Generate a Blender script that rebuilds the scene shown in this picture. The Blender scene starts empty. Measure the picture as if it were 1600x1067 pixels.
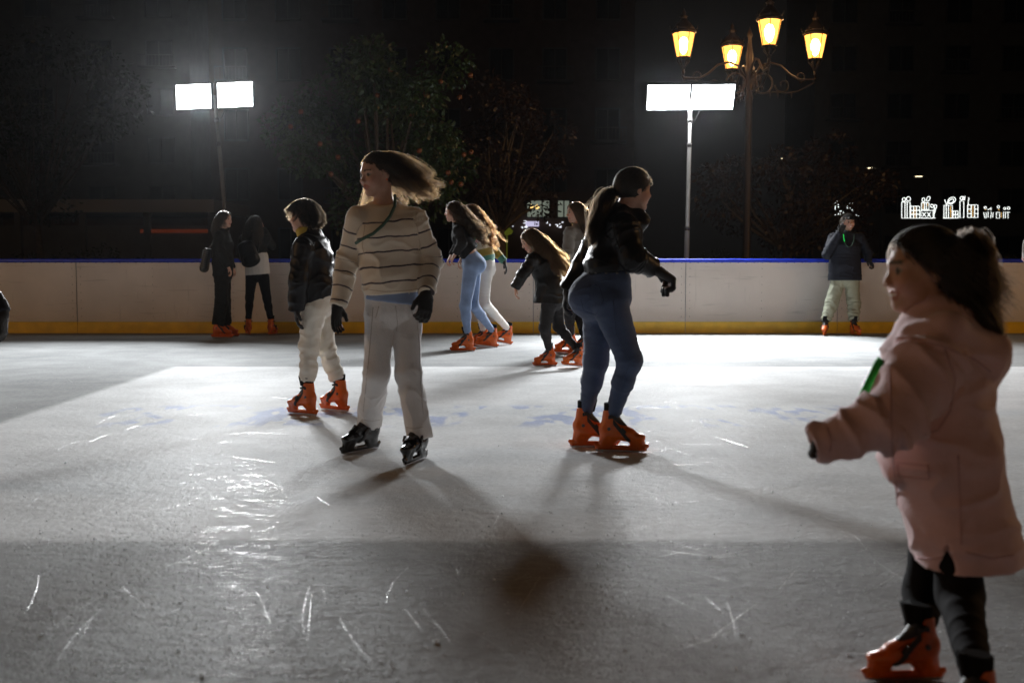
import bpy, math, random
import numpy as np
from mathutils import Vector, Matrix

# ------------------------------------------------------------------ camera, world, exposure
SC = bpy.context.scene
COL = SC.collection
random.seed(7)
RNG = np.random.default_rng(7)
CAM_H = 1.08
FPX = 1778.0                       # focal length in pixels of the 1600 px wide photograph (40 mm lens)
PITCH = math.atan(130.5 / FPX)     # camera looks slightly down, horizon at row 403

cam_data = bpy.data.cameras.new("camera")
cam = bpy.data.objects.new("camera", cam_data)
COL.objects.link(cam)
cam.location = (0, 0, CAM_H)
cam.rotation_euler = (math.pi / 2 - PITCH, 0, 0)
cam_data.lens = 40.0
cam_data.sensor_width = 36.0
cam_data.clip_start = 0.05
cam_data.clip_end = 2000
cam_data.dof.use_dof = True
cam_data.dof.focus_distance = 9.5
cam_data.dof.aperture_fstop = 3.4
SC.camera = cam

world = bpy.data.worlds.new("World")
SC.world = world
world.use_nodes = True
wn = world.node_tree
bg = wn.nodes["Background"]
sky = wn.nodes.new("ShaderNodeTexSky")
sky.sky_type = 'NISHITA'
sky.sun_disc = False
sky.sun_elevation = math.radians(-6.0)      # night, only the last skyglow is left
sky.sun_rotation = math.radians(150)
warm = wn.nodes.new("ShaderNodeMixRGB")
warm.blend_type = 'ADD'
warm.inputs[0].default_value = 1.0
warm.inputs[2].default_value = (0.030, 0.026, 0.023, 1)   # city skyglow
wn.links.new(sky.outputs[0], warm.inputs[1])
wn.links.new(warm.outputs[0], bg.inputs[0])
bg.inputs[1].default_value = 0.10

SC.view_settings.view_transform = 'Standard'
SC.view_settings.look = 'None'
SC.view_settings.exposure = 0.0
SC.view_settings.gamma = 1.0
SC.cycles.use_denoising = True
SC.cycles.max_bounces = 8
SC.cycles.diffuse_bounces = 4
SC.cycles.glossy_bounces = 3
SC.cycles.transmission_bounces = 4
SC.cycles.volume_bounces = 0
SC.cycles.sample_clamp_indirect = 4.0
SC.cycles.caustics_reflective = False
SC.cycles.caustics_refractive = False

FLOOD_L = 26.0           # radiance of the visible LED floodlight panels
FLOOD_W = 405.0          # power of each LED panel's beam
LANTERN_W = 70.0        # power of each lantern lamp
LANTERN_L = 22.0         # radiance of the lantern glass

# ------------------------------------------------------------------ pixel -> place helpers (photograph 1600 x 1067)
cp, sp_ = math.cos(PITCH), math.sin(PITCH)
def ray(px, py):
    a = (px - 800.0) / FPX
    b = (533.5 - py) / FPX
    return np.array([a, cp + b * sp_, -sp_ + b * cp])
def at(px, py, Y):
    r = ray(px, py)
    return np.array([0, 0, CAM_H]) + r * (Y / r[1])
def ground(px, py, z=0.0):
    r = ray(px, py)
    return np.array([0, 0, CAM_H]) + r * ((z - CAM_H) / r[2])

# ------------------------------------------------------------------ object helpers
def link(name, data, parent=None, mat=None, loc=None):
    o = bpy.data.objects.new(name, data)
    COL.objects.link(o)
    if parent is not None:
        o.parent = parent
    if loc is not None:
        o.location = loc
    if mat is not None and data is not None and hasattr(data, 'materials') and not data.materials:
        data.materials.append(mat)
    return o
def tag(o, label=None, cat=None, group=None, kind=None):
    if label: o["label"] = label
    if cat: o["category"] = cat
    if group: o["group"] = group
    if kind: o["kind"] = kind
    return o
def thing(name, loc, label, cat, group=None):
    o = link(name, None)
    o.location = loc
    o.empty_display_size = 0.1
    return tag(o, label, cat, group)
def mesh_np(name, V, Q, smooth=True, mat=None):
    """V (n,3), Q (m,3) or (m,4)"""
    me = bpy.data.meshes.new(name)
    V = np.asarray(V, np.float32); Q = np.asarray(Q, np.int32)
    k = Q.shape[1]
    me.vertices.add(len(V)); me.vertices.foreach_set("co", V.ravel())
    me.loops.add(Q.size); me.loops.foreach_set("vertex_index", Q.ravel())
    me.polygons.add(len(Q))
    me.polygons.foreach_set("loop_start", np.arange(0, Q.size, k, dtype=np.int32))
    me.update(calc_edges=True)
    me.validate()
    me.polygons.foreach_set("use_smooth", np.full(len(me.polygons), smooth, dtype=bool))
    if mat: me.materials.append(mat)
    return me
class MB:
    """collects boxes, tubes and lathes for ONE mesh"""
    def __init__(s): s.v = []; s.f = []
    def add(s, V, F):
        n = len(s.v); s.v += [tuple(map(float, p)) for p in V]; s.f += [tuple(i + n for i in f) for f in F]; return s
    def box(s, lo, hi, M=None):
        x0, y0, z0 = lo; x1, y1, z1 = hi
        V = [(x0,y0,z0),(x1,y0,z0),(x1,y1,z0),(x0,y1,z0),(x0,y0,z1),(x1,y0,z1),(x1,y1,z1),(x0,y1,z1)]
        if M is not None: V = [tuple(M @ Vector(p)) for p in V]
        return s.add(V, [(0,3,2,1),(4,5,6,7),(0,1,5,4),(1,2,6,5),(2,3,7,6),(3,0,4,7)])
    def tube(s, pts, r, n=8, cap=True):
        pts = [np.asarray(p, float) for p in pts]
        rs = r if isinstance(r, (list, tuple)) else [r] * len(pts)
        V = []; up = None
        for i, p in enumerate(pts):
            t = pts[min(i + 1, len(pts) - 1)] - pts[max(i - 1, 0)]
            t = t / (np.linalg.norm(t) + 1e-9)
            if up is None:
                h = np.array([0, 0, 1.0]) if abs(t[2]) < .9 else np.array([1.0, 0, 0])
                up = np.cross(t, h); up /= np.linalg.norm(up)
            up = up - t * (up @ t); up /= (np.linalg.norm(up) + 1e-9)
            w = np.cross(t, up)
            for j in range(n):
                a = 2 * math.pi * j / n
                V.append(p + (up * math.cos(a) + w * math.sin(a)) * rs[i])
        F = []
        for i in range(len(pts) - 1):
            for j in range(n):
                a = i * n + j; b = i * n + (j + 1) % n
                F.append((a, b, b + n, a + n))
        if cap:
            F.append(tuple(reversed(range(n)))); F.append(tuple(range((len(pts) - 1) * n, len(pts) * n)))
        return s.add(V, F)
    def lathe(s, prof, n=12, c=(0, 0, 0), rot=0.0):
        V = []; m = len(prof)
        for (r, z) in prof:
            for j in range(n):
                a = 2 * math.pi * j / n + rot
                V.append((c[0] + r * math.cos(a), c[1] + r * math.sin(a), c[2] + z))
        F = []
        for i in range(m - 1):
            for j in range(n):
                a = i * n + j; b = i * n + (j + 1) % n
                F.append((a, b, b + n, a + n))
        F.append(tuple(reversed(range(n)))); F.append(tuple(range((m - 1) * n, m * n)))
        return s.add(V, F)
    def mesh(s, name, mat=None, smooth=False):
        me = bpy.data.meshes.new(name)
        me.from_pydata(s.v, [], s.f); me.update()
        me.polygons.foreach_set("use_smooth", np.full(len(me.polygons), smooth, dtype=bool))
        if mat: me.materials.append(mat)
        return me
    def build(s, name, mat, parent=None, smooth=False, loc=None):
        return link(name, s.mesh(name, mat, smooth), parent, None, loc)

# ------------------------------------------------------------------ materials
def new_mat(name):
    m = bpy.data.materials.new(name); m.use_nodes = True
    nt = m.node_tree
    return m, nt, nt.nodes["Principled BSDF"]
def nd(nt, typ, **kw):
    n = nt.nodes.new(typ)
    for k, v in kw.items(): setattr(n, k, v)
    return n
def pmat(name, col, rough=.6, metal=0.0, noise=0.0, nscale=30.0, bump=0.0, bscale=200.0, sheen=0.0, spec=.5, coat=0.0, attr=None, sss=0.0, emis=None, estr=0.0, trans=0.0):
    m, nt, b = new_mat(name)
    b.inputs["Base Color"].default_value = (*col, 1)
    b.inputs["Roughness"].default_value = rough
    b.inputs["Metallic"].default_value = metal
    b.inputs["Specular IOR Level"].default_value = spec
    b.inputs["Sheen Weight"].default_value = sheen
    b.inputs["Coat Weight"].default_value = coat
    b.inputs["Coat Roughness"].default_value = .15
    if trans: b.inputs["Transmission Weight"].default_value = trans
    if sss:
        b.inputs["Subsurface Weight"].default_value = sss
        b.inputs["Subsurface Radius"].default_value = (.02, .008, .004)
        b.inputs["Subsurface Scale"].default_value = .5
    src = None
    if attr:
        a = nd(nt, "ShaderNodeAttribute", attribute_name=attr); src = a.outputs["Color"]
        nt.links.new(src, b.inputs["Base Color"])
    tc = nd(nt, "ShaderNodeTexCoord")
    if noise:
        n = nd(nt, "ShaderNodeTexNoise"); n.inputs["Scale"].default_value = nscale; n.inputs["Detail"].default_value = 5
        nt.links.new(tc.outputs["Object"], n.inputs["Vector"])
        mr = nd(nt, "ShaderNodeMapRange"); mr.inputs[3].default_value = 1 - noise; mr.inputs[4].default_value = 1 + noise
        mr.inputs[1].default_value = .25; mr.inputs[2].default_value = .75
        nt.links.new(n.outputs[0], mr.inputs[0])
        mx = nd(nt, "ShaderNodeMixRGB", blend_type='MULTIPLY'); mx.inputs[0].default_value = 1
        if src: nt.links.new(src, mx.inputs[1])
        else: mx.inputs[1].default_value = (*col, 1)
        nt.links.new(mr.outputs[0], mx.inputs[2]); nt.links.new(mx.outputs[0], b.inputs["Base Color"])
    if bump:
        n2 = nd(nt, "ShaderNodeTexNoise"); n2.inputs["Scale"].default_value = bscale; n2.inputs["Detail"].default_value = 3
        nt.links.new(tc.outputs["Object"], n2.inputs["Vector"])
        bp = nd(nt, "ShaderNodeBump"); bp.inputs["Strength"].default_value = bump; bp.inputs["Distance"].default_value = .01
        nt.links.new(n2.outputs[0], bp.inputs["Height"]); nt.links.new(bp.outputs[0], b.inputs["Normal"])
    if emis:
        b.inputs["Emission Color"].default_value = (*emis, 1); b.inputs["Emission Strength"].default_value = estr
    return m
def emat(name, col, strength):
    m = bpy.data.materials.new(name); m.use_nodes = True
    nt = m.node_tree; nt.nodes.clear()
    e = nd(nt, "ShaderNodeEmission"); e.inputs[0].default_value = (*col, 1); e.inputs[1].default_value = strength
    o = nd(nt, "ShaderNodeOutputMaterial"); nt.links.new(e.outputs[0], o.inputs[0])
    return m
def hair_mat(name, col, rough=.3):
    m = bpy.data.materials.new(name); m.use_nodes = True
    nt = m.node_tree; nt.nodes.clear()
    h = nd(nt, "ShaderNodeBsdfHairPrincipled"); h.parametrization = 'COLOR'
    h.inputs["Color"].default_value = (*col, 1); h.inputs["Roughness"].default_value = rough
    for i in h.inputs:
        if i.name in ("Radial Roughness", "Random Roughness"): i.default_value = .45 if i.name[1] == "a" and "Rad" in i.name else .2
    o = nd(nt, "ShaderNodeOutputMaterial"); nt.links.new(h.outputs[0], o.inputs[0])
    return m

M = {}
M['board'] = pmat("board_white_plastic", (.80, .765, .74), .42, noise=.06, nscale=3, bump=.03, bscale=25)
def board_material():
    m, nt, b = new_mat("board_white_plastic"); L = nt.links.new
    tc = nd(nt, "ShaderNodeTexCoord"); oi = nd(nt, "ShaderNodeObjectInfo")
    ad = nd(nt, "ShaderNodeVectorMath", operation='MULTIPLY_ADD'); L(oi.outputs["Random"], ad.inputs[0]); ad.inputs[1].default_value = (37, 11, 23); L(tc.outputs["Object"], ad.inputs[2])
    def scuff(scale, rot, lo, hi):
        mp = nd(nt, "ShaderNodeMapping"); mp.inputs["Scale"].default_value = scale; mp.inputs["Rotation"].default_value = (0, rot, 0); L(ad.outputs[0], mp.inputs[0])
        n = nd(nt, "ShaderNodeTexNoise"); n.inputs["Scale"].default_value = 1; n.inputs["Detail"].default_value = 6; L(mp.outputs[0], n.inputs["Vector"])
        r = nd(nt, "ShaderNodeMapRange"); r.inputs[1].default_value = lo; r.inputs[2].default_value = hi; L(n.outputs[0], r.inputs[0]); return r.outputs[0]
    a = scuff((2.2, 1, 26), .25, .62, .74); c = scuff((30, 1, 3), -.1, .64, .76); d = scuff((1.4, 1, 1.4), 0, .35, .75)
    mx = nd(nt, "ShaderNodeMath", operation='MAXIMUM'); L(a, mx.inputs[0]); L(c, mx.inputs[1])
    sc = nd(nt, "ShaderNodeMath", operation='MULTIPLY'); L(mx.outputs[0], sc.inputs[0]); sc.inputs[1].default_value = .30
    base = nd(nt, "ShaderNodeMixRGB"); base.inputs[1].default_value = (.68, .625, .58, 1); base.inputs[2].default_value = (.56, .515, .48, 1); L(d, base.inputs[0])
    dirt = nd(nt, "ShaderNodeMixRGB"); dirt.inputs[2].default_value = (.22, .20, .19, 1); L(base.outputs[0], dirt.inputs[1]); L(sc.outputs[0], dirt.inputs[0])
    hv = nd(nt, "ShaderNodeHueSaturation"); L(dirt.outputs[0], hv.inputs["Color"])
    vr = nd(nt, "ShaderNodeMapRange"); vr.inputs[3].default_value = .90; vr.inputs[4].default_value = 1.05; L(oi.outputs["Random"], vr.inputs[0]); L(vr.outputs[0], hv.inputs["Value"])
    L(hv.outputs[0], b.inputs["Base Color"]); b.inputs["Roughness"].default_value = .45; b.inputs["Specular IOR Level"].default_value = .35
    return m
M['board'] = board_material()
M['kick'] = pmat("kick_strip_yellow", (.78, .50, .02), .4, noise=.15, nscale=6)
M['rail'] = pmat("cap_rail_blue", (.015, .035, .42), .25, noise=.1, nscale=9)
M['bolt'] = pmat("bolt_steel", (.09, .085, .08), .4, metal=.6)
M['backing'] = pmat("galvanised_frame", (.3, .3, .3), .45, metal=.8)
M['paving'] = pmat("paving", (.09, .085, .08), .7, noise=.3, nscale=2, bump=.2, bscale=12)
M['iron'] = pmat("lamp_iron", (.035, .022, .014), .4, metal=.4, noise=.2, nscale=20)
M['steel'] = pmat("pole_steel", (.17, .16, .15), .5, metal=.3, noise=.1, nscale=15)
M['black_plastic'] = pmat("black_plastic", (.012, .012, .013), .35)
M['led'] = emat("led_panel", (.93, .97, 1.0), FLOOD_L)
def lantern_glass(name="lantern_glass", col=(1.0, .40, .07), st=6.0, fac=.36):
    m = emat(name, col, st); nt = m.node_tree
    e = next(n for n in nt.nodes if n.type == 'EMISSION'); o_ = next(n for n in nt.nodes if n.type == 'OUTPUT_MATERIAL')
    t_ = nd(nt, "ShaderNodeBsdfTransparent"); t_.inputs[0].default_value = (1, .86, .66, 1)
    mx = nd(nt, "ShaderNodeMixShader"); mx.inputs[0].default_value = fac
    nt.links.new(t_.outputs[0], mx.inputs[1]); nt.links.new(e.outputs[0], mx.inputs[2]); nt.links.new(mx.outputs[0], o_.inputs[0])
    return m
M['lantern'] = lantern_glass()
M['lantern_core'] = lantern_glass("frosted_bulb", (1.0, .72, .32), LANTERN_L / .3, .3)

# ------------------------------------------------------------------ noise and implicit-surface meshing
def _h(ix, iy, iz):
    n = (ix.astype(np.int64) * 374761393 + iy.astype(np.int64) * 668265263 + iz.astype(np.int64) * 1274126177) & 0xffffffff
    n = ((n ^ (n >> 13)) * 1274126177) & 0xffffffff
    n = n ^ (n >> 16)
    return (n & 0xffff).astype(np.float32) / 65535.0
def vnoise(P):
    P = np.asarray(P, np.float32); i = np.floor(P).astype(np.int64); f = P - i
    f = f * f * (3 - 2 * f)
    r = 0
    for dx in (0, 1):
        for dy in (0, 1):
            for dz in (0, 1):
                w = (f[:, 0] if dx else 1 - f[:, 0]) * (f[:, 1] if dy else 1 - f[:, 1]) * (f[:, 2] if dz else 1 - f[:, 2])
                r = r + w * _h(i[:, 0] + dx, i[:, 1] + dy, i[:, 2] + dz)
    return r * 2 - 1
def fbm(P, o=3):
    r = 0; a = 1.0
    for k in range(o):
        r = r + a * vnoise(P * (2.03 ** k) + 17.3 * k); a *= .5
    return r / 1.75
def unit(v):
    v = np.asarray(v, float); return v / (np.linalg.norm(v) + 1e-12)
class E:
    """tapered capsule with an elliptic section (or an ellipsoid when a == b)"""
    def __init__(s, a, b, ra, rb=None, ax=None, k=.02, kind='', s0=0.0, r3=None):
        s.a = np.asarray(a, float); s.b = np.asarray(b, float)
        s.ra = np.array(ra if isinstance(ra, (tuple, list, np.ndarray)) else (ra, ra), float)
        rb = ra if rb is None else rb
        s.rb = np.array(rb if isinstance(rb, (tuple, list, np.ndarray)) else (rb, rb), float)
        ab = s.b - s.a; s.L = np.linalg.norm(ab)
        s.T = ab / s.L if s.L > 1e-6 else np.array([0, 0, 1.0])
        if s.L <= 1e-6 and r3 is not None: s.T = unit(r3[1])
        h = np.asarray(ax, float) if ax is not None else (np.array([1.0, 0, 0]) if abs(s.T[0]) < .9 else np.array([0, 1.0, 0]))
        w = h - s.T * (h @ s.T); s.W = unit(w); s.D = np.cross(s.T, s.W)
        s.r3 = r3[0] if r3 is not None else None
        s.k = k; s.kind = kind; s.s0 = s0
    def bbox(s, m):
        r = max(s.ra.max(), s.rb.max(), s.r3 or 0) + m
        return np.minimum(s.a, s.b) - r, np.maximum(s.a, s.b) + r
    def ev(s, X, Y, Z, want_t=False):
        x = X - s.a[0]; y = Y - s.a[1]; z = Z - s.a[2]
        if s.L > 1e-6:
            t = np.clip((x * s.T[0] + y * s.T[1] + z * s.T[2]) / s.L, 0, 1)
        else:
            t = 0.0 * (x + y + z)
        ts = t * s.L
        cx = x - ts * s.T[0]; cy = y - ts * s.T[1]; cz = z - ts * s.T[2]
        u = cx * s.W[0] + cy * s.W[1] + cz * s.W[2]
        v = cx * s.D[0] + cy * s.D[1] + cz * s.D[2]
        l = cx * s.T[0] + cy * s.T[1] + cz * s.T[2]
        rw = s.ra[0] + (s.rb[0] - s.ra[0]) * t; rd = s.ra[1] + (s.rb[1] - s.ra[1]) * t
        rl = s.r3 if s.r3 is not None else np.minimum(rw, rd)
        a = u / rw; b = v / rd; c = l / rl
        k0 = np.sqrt(a * a + b * b + c * c)
        k1 = np.sqrt((a / rw) ** 2 + (b / rd) ** 2 + (c / rl) ** 2)
        d = k0 * (k0 - 1) / (k1 + 1e-6)
        return (d, t) if want_t else d
class Field:
    def __init__(s, lo, hi, v):
        s.v = v; s.lo = np.asarray(lo, float); s.n = np.ceil((np.asarray(hi) - s.lo) / v).astype(int) + 1
        s.F = np.full(s.n, .5, np.float32)
        s.ax = [(s.lo[i] + v * np.arange(s.n[i])).astype(np.float32) for i in range(3)]
    def _sub(s, lo, hi):
        i0 = np.clip(np.floor((lo - s.lo) / s.v).astype(int), 0, s.n); i1 = np.clip(np.ceil((hi - s.lo) / s.v).astype(int) + 1, 0, s.n)
        sl = tuple(slice(a, b) for a, b in zip(i0, i1))
        return sl, s.ax[0][sl[0]][:, None, None], s.ax[1][sl[1]][None, :, None], s.ax[2][sl[2]][None, None, :]
    def add(s, e, sub=False):
        k = e.k; lo, hi = e.bbox(k + 3 * s.v)
        sl, X, Y, Z = s._sub(lo, hi)
        A = s.F[sl]
        if A.size == 0: return
        d = e.ev(X, Y, Z).astype(np.float32)
        if sub:
            d = -d
            h = np.maximum(k - np.abs(A - d), 0) / k if k > 0 else 0
            s.F[sl] = np.maximum(A, d) + h * h * k * .25
        else:
            h = np.maximum(k - np.abs(A - d), 0) / k if k > 0 else 0
            s.F[sl] = np.minimum(A, d) - h * h * k * .25
    def clip(s, o, n):
        n = unit(n)
        d = (s.ax[0][:, None, None] - o[0]) * n[0] + (s.ax[1][None, :, None] - o[1]) * n[1] + (s.ax[2][None, None, :] - o[2]) * n[2]
        s.F = np.maximum(s.F, d.astype(np.float32))
    def union(s, o, k=0.0):
        if k > 0:
            h = np.maximum(k - np.abs(s.F - o.F), 0) / k
            s.F = np.minimum(s.F, o.F) - h * h * k * .25
        else: s.F = np.minimum(s.F, o.F)
    def mesh(s):
        F = s.F; F[0] = F[-1] = .5; F[:, 0] = F[:, -1] = .5; F[:, :, 0] = F[:, :, -1] = .5
        S = F < 0
        c = np.zeros(tuple(np.array(F.shape) - 1), np.int8)
        for dx in (0, 1):
            for dy in (0, 1):
                for dz in (0, 1):
                    c += S[dx:F.shape[0] - 1 + dx, dy:F.shape[1] - 1 + dy, dz:F.shape[2] - 1 + dz]
        I = np.argwhere((c > 0) & (c < 8))
        idx = np.full(c.shape, -1, np.int32); idx[tuple(I.T)] = np.arange(len(I))
        acc = np.zeros((len(I), 3), np.float32); cnt = np.zeros(len(I), np.float32)
        cor = np.array([(x, y, z) for x in (0, 1) for y in (0, 1) for z in (0, 1)])
        val = [F[tuple((I + q).T)] for q in cor]
        for i in range(8):
            for j in range(i + 1, 8):
                if np.abs(cor[i] - cor[j]).sum() != 1: continue
                m = (val[i] < 0) != (val[j] < 0)
                t = val[i][m] / (val[i][m] - val[j][m])
                acc[m] += cor[i] + t[:, None] * (cor[j] - cor[i]); cnt[m] += 1
        V = s.lo + s.v * (I + acc / cnt[:, None])
        Q = []
        for a in range(3):
            b, d = (a + 1) % 3, (a + 2) % 3
            sl0 = [slice(None)] * 3; sl1 = [slice(None)] * 3
            sl0[a] = slice(0, -1); sl1[a] = slice(1, None)
            A = S[tuple(sl0)]; B = S[tuple(sl1)]
            P = np.argwhere(A != B)
            P = P[(P[:, b] > 0) & (P[:, d] > 0)]
            fl = A[tuple(P.T)]
            eb = np.zeros(3, int); eb[b] = 1; ed = np.zeros(3, int); ed[d] = 1
            q = np.stack([idx[tuple((P - eb - ed).T)], idx[tuple((P - ed).T)], idx[tuple(P.T)], idx[tuple((P - eb).T)]], 1)
            q[~fl] = q[~fl][:, ::-1]
            Q.append(q)
        Q = np.concatenate(Q); Q = Q[(Q >= 0).all(1)]
        return V, Q
def vnormals(V, Q):
    n = np.cross(V[Q[:, 2]] - V[Q[:, 0]], V[Q[:, 3]] - V[Q[:, 1]])
    N = np.zeros_like(V)
    for j in range(4): np.add.at(N, Q[:, j], n)
    return N / (np.linalg.norm(N, axis=1)[:, None] + 1e-12)
def bounds(prims, m):
    lo = np.min([e.bbox(0)[0] for e in prims], 0) - m; hi = np.max([e.bbox(0)[1] for e in prims], 0) + m
    return lo, hi
def make(groups, v, kg=.015):
    """groups: list of (prims, subs, clips); returns V, Q"""
    al = [e for g in groups for e in g[0]]
    lo, hi = bounds(al, .03 + 2 * v)
    tot = None
    for prims, subs, clips in groups:
        f = Field(lo, hi, v)
        for e in prims: f.add(e)
        for e in subs: f.add(e, True)
        for o, n in clips: f.clip(np.asarray(o), n)
        if tot is None: tot = f
        else: tot.union(f, kg)
    return tot.mesh()
def nearest(V, prims):
    best = np.full(len(V), 1e9); idx = np.zeros(len(V), int); tt = np.zeros(len(V))
    for i, e in enumerate(prims):
        d, t = e.ev(V[:, 0], V[:, 1], V[:, 2], True)
        m = d < best; best[m] = d[m]; idx[m] = i; tt[m] = t[m] if np.ndim(t) else t
    T = np.array([getattr(e, 'Tn', e.T) for e in prims])[idx]
    S = np.array([e.s0 for e in prims])[idx] + tt * np.array([e.L for e in prims])[idx]
    return idx, T, S
def folds(V, Q, prims, amp, along=26, across=7, seed=0.0, soft=1.0, it=1):
    """cloth creases that run across each limb"""
    N = vnormals(V, Q)
    idx, T, S = nearest(V, prims)
    q = V * across + T * ((V * T).sum(1)[:, None] * (along - across)) + seed
    q = q + .55 * np.stack([vnoise(V * 9 + seed), vnoise(V * 9 + 31 + seed), vnoise(V * 9 + 57 + seed)], 1)
    n = vnoise(q); n2 = vnoise(q * 2.1 + 9)
    r_ = np.clip(1 - np.abs(n) * 2.1, 0, 1); ridge = r_ ** 1.6 * 1.15 - .35 + n2 * .28
    env = .45 + .55 * (fbm(V * 5 + seed + 3, 2) + .5)
    A = np.array([getattr(e, 'amp', 1.0) for e in prims])[idx]
    return V + N * (amp * A * env * ridge)[:, None]

# ================================================================== THE SETTING
YB = ground(800, 520.5)[1]            # inner face of the far rink boards
# ---- plaza ground
g = MB(); g.add([(-150, -50, -.09), (150, -50, -.09), (150, 150, -.09), (-150, 150, -.09)], [(0, 1, 2, 3)])
tag(g.build("ground", M['paving']), kind="structure")

# ---- ice
def ice_material():
    m, nt, b = new_mat("ice")
    L = nt.links.new
    tc = nd(nt, "ShaderNodeTexCoord")
    sep = nd(nt, "ShaderNodeSeparateXYZ"); L(tc.outputs["Object"], sep.inputs[0])
    def math_(op, a, bb=None, c=None):
        n = nd(nt, "ShaderNodeMath", operation=op)
        for i, v in enumerate((a, bb, c)):
            if v is None: continue
            if isinstance(v, (int, float)): n.inputs[i].default_value = v
            else: L(v, n.inputs[i])
        return n.outputs[0]
    def noise(scale, detail=4, vec=None, rough=.5):
        n = nd(nt, "ShaderNodeTexNoise"); n.inputs["Scale"].default_value = scale
        n.inputs["Detail"].default_value = detail; n.inputs["Roughness"].default_value = rough
        L(vec or tc.outputs["Object"], n.inputs["Vector"]); return n.outputs[0]
    def mapped(rot, sc):
        mp = nd(nt, "ShaderNodeMapping"); mp.inputs["Rotation"].default_value = (0, 0, rot); mp.inputs["Scale"].default_value = sc
        L(tc.outputs["Object"], mp.inputs[0]); return mp.outputs[0]
    def smooth(v, a, c):
        mr = nd(nt, "ShaderNodeMapRange", interpolation_type='SMOOTHSTEP'); L(v, mr.inputs[0])
        mr.inputs[1].default_value = a; mr.inputs[2].default_value = c; return mr.outputs[0]
    wob = math_('MULTIPLY', math_('SUBTRACT', noise(6, 3), .5), .05)
    X = math_('ADD', sep.outputs[0], wob); Y = math_('ADD', sep.outputs[1], wob)
    # white painted field under the ice
    rect = math_('MULTIPLY', math_('MULTIPLY', smooth(X, -3.42, -3.30), smooth(Y, 4.22, 4.36)), math_('SUBTRACT', 1, smooth(Y, 11.25, 11.33)))
    big = noise(.55, 5); mid = noise(3.2, 5); fine = noise(34, 4)
    colr = nd(nt, "ShaderNodeMixRGB"); colr.inputs[1].default_value = (.32, .33, .335, 1); colr.inputs[2].default_value = (.76, .775, .785, 1)
    L(math_('ADD', math_('MULTIPLY', rect, .72), math_('MULTIPLY', math_('SUBTRACT', big, .42), .8)), colr.inputs[0])
    # faded blue lettering smears on the painted field
    letters = noise(1, 2, mapped(.0, (2.6, 1.1, 1))); stroke = noise(1, 1, mapped(.5, (7.5, 3.2, 1)))
    band = math_('MULTIPLY', smooth(Y, 7.15, 7.45), math_('SUBTRACT', 1, smooth(Y, 8.15, 8.4)))
    band = math_('MULTIPLY', band, math_('MULTIPLY', smooth(X, -3.05, -2.7), math_('SUBTRACT', 1, smooth(X, 2.8, 3.2))))
    blue = math_('MULTIPLY', band, math_('MULTIPLY', smooth(letters, .47, .56), smooth(stroke, .42, .52)))
    mixb = nd(nt, "ShaderNodeMixRGB"); mixb.inputs[2].default_value = (.30, .37, .60, 1)
    L(math_('MULTIPLY', blue, .65), mixb.inputs[0]); L(colr.outputs[0], mixb.inputs[1])
    # frost grain
    grain = nd(nt, "ShaderNodeMixRGB", blend_type='MULTIPLY'); grain.inputs[0].default_value = 1
    mr = nd(nt, "ShaderNodeMapRange"); mr.inputs[1].default_value = .3; mr.inputs[2].default_value = .7; mr.inputs[3].default_value = .84; mr.inputs[4].default_value = 1.12
    L(math_('ADD', math_('MULTIPLY', mid, .5), math_('MULTIPLY', fine, .5)), mr.inputs[0])
    L(mixb.outputs[0], grain.inputs[1]); L(mr.outputs[0], grain.inputs[2])
    L(grain.outputs[0], b.inputs["Base Color"])
    rr = nd(nt, "ShaderNodeMapRange"); rr.inputs[1].default_value = .3; rr.inputs[2].default_value = .7; rr.inputs[3].default_value = .18; rr.inputs[4].default_value = .36
    L(math_('ADD', math_('MULTIPLY', mid, .6), math_('MULTIPLY', fine, .4)), rr.inputs[0])
    L(rr.outputs[0], b.inputs["Roughness"])
    b.inputs["IOR"].default_value = 1.31
    b.inputs["Specular IOR Level"].default_value = 0.0
    # scored and gritty surface
    s1 = noise(1, 3, mapped(.08, (2.0, 60, 1))); s2 = noise(1, 3, mapped(.75, (3.0, 110, 1))); s3 = noise(1, 3, mapped(-.6, (2.5, 95, 1)))
    grit = noise(95, 5, None, .65); lump = noise(17, 5, None, .6)
    ridge = lambda s: math_('SUBTRACT', 1, math_('MULTIPLY', math_('ABSOLUTE', math_('SUBTRACT', s, .5)), 9))
    sc = math_('MAXIMUM', math_('MAXIMUM', ridge(s1), ridge(s2)), math_('MAXIMUM', ridge(s3), 0))
    patch = smooth(noise(.9, 3), .45, .62)
    h = math_('ADD', math_('ADD', math_('MULTIPLY', math_('MULTIPLY', sc, patch), .0007), math_('MULTIPLY', grit, .0032)), math_('MULTIPLY', lump, .0058))
    bp = nd(nt, "ShaderNodeBump"); bp.inputs["Strength"].default_value = 1.0; bp.inputs["Distance"].default_value = 1.0
    L(h, bp.inputs["Height"]); L(bp.outputs[0], b.inputs["Normal"])
    gl = nd(nt, "ShaderNodeBsdfGlossy"); gl.inputs[0].default_value = (1, 1, 1, 1); L(rr.outputs[0], gl.inputs["Roughness"]); L(bp.outputs[0], gl.inputs["Normal"])
    mxs = nd(nt, "ShaderNodeMixShader"); mxs.inputs[0].default_value = .014
    L(b.outputs[0], mxs.inputs[1]); L(gl.outputs[0], mxs.inputs[2]); L(mxs.outputs[0], nt.nodes["Material Output"].inputs[0])
    return m
M['ice'] = ice_material()
RX0, RX1, RY0 = -9.75, 9.75, -7.0
g = MB(); g.box((RX0, RY0, -.06), (RX1, YB + .02, 0.0))
tag(g.build("ice_rink", M['ice']), kind="structure")

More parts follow.
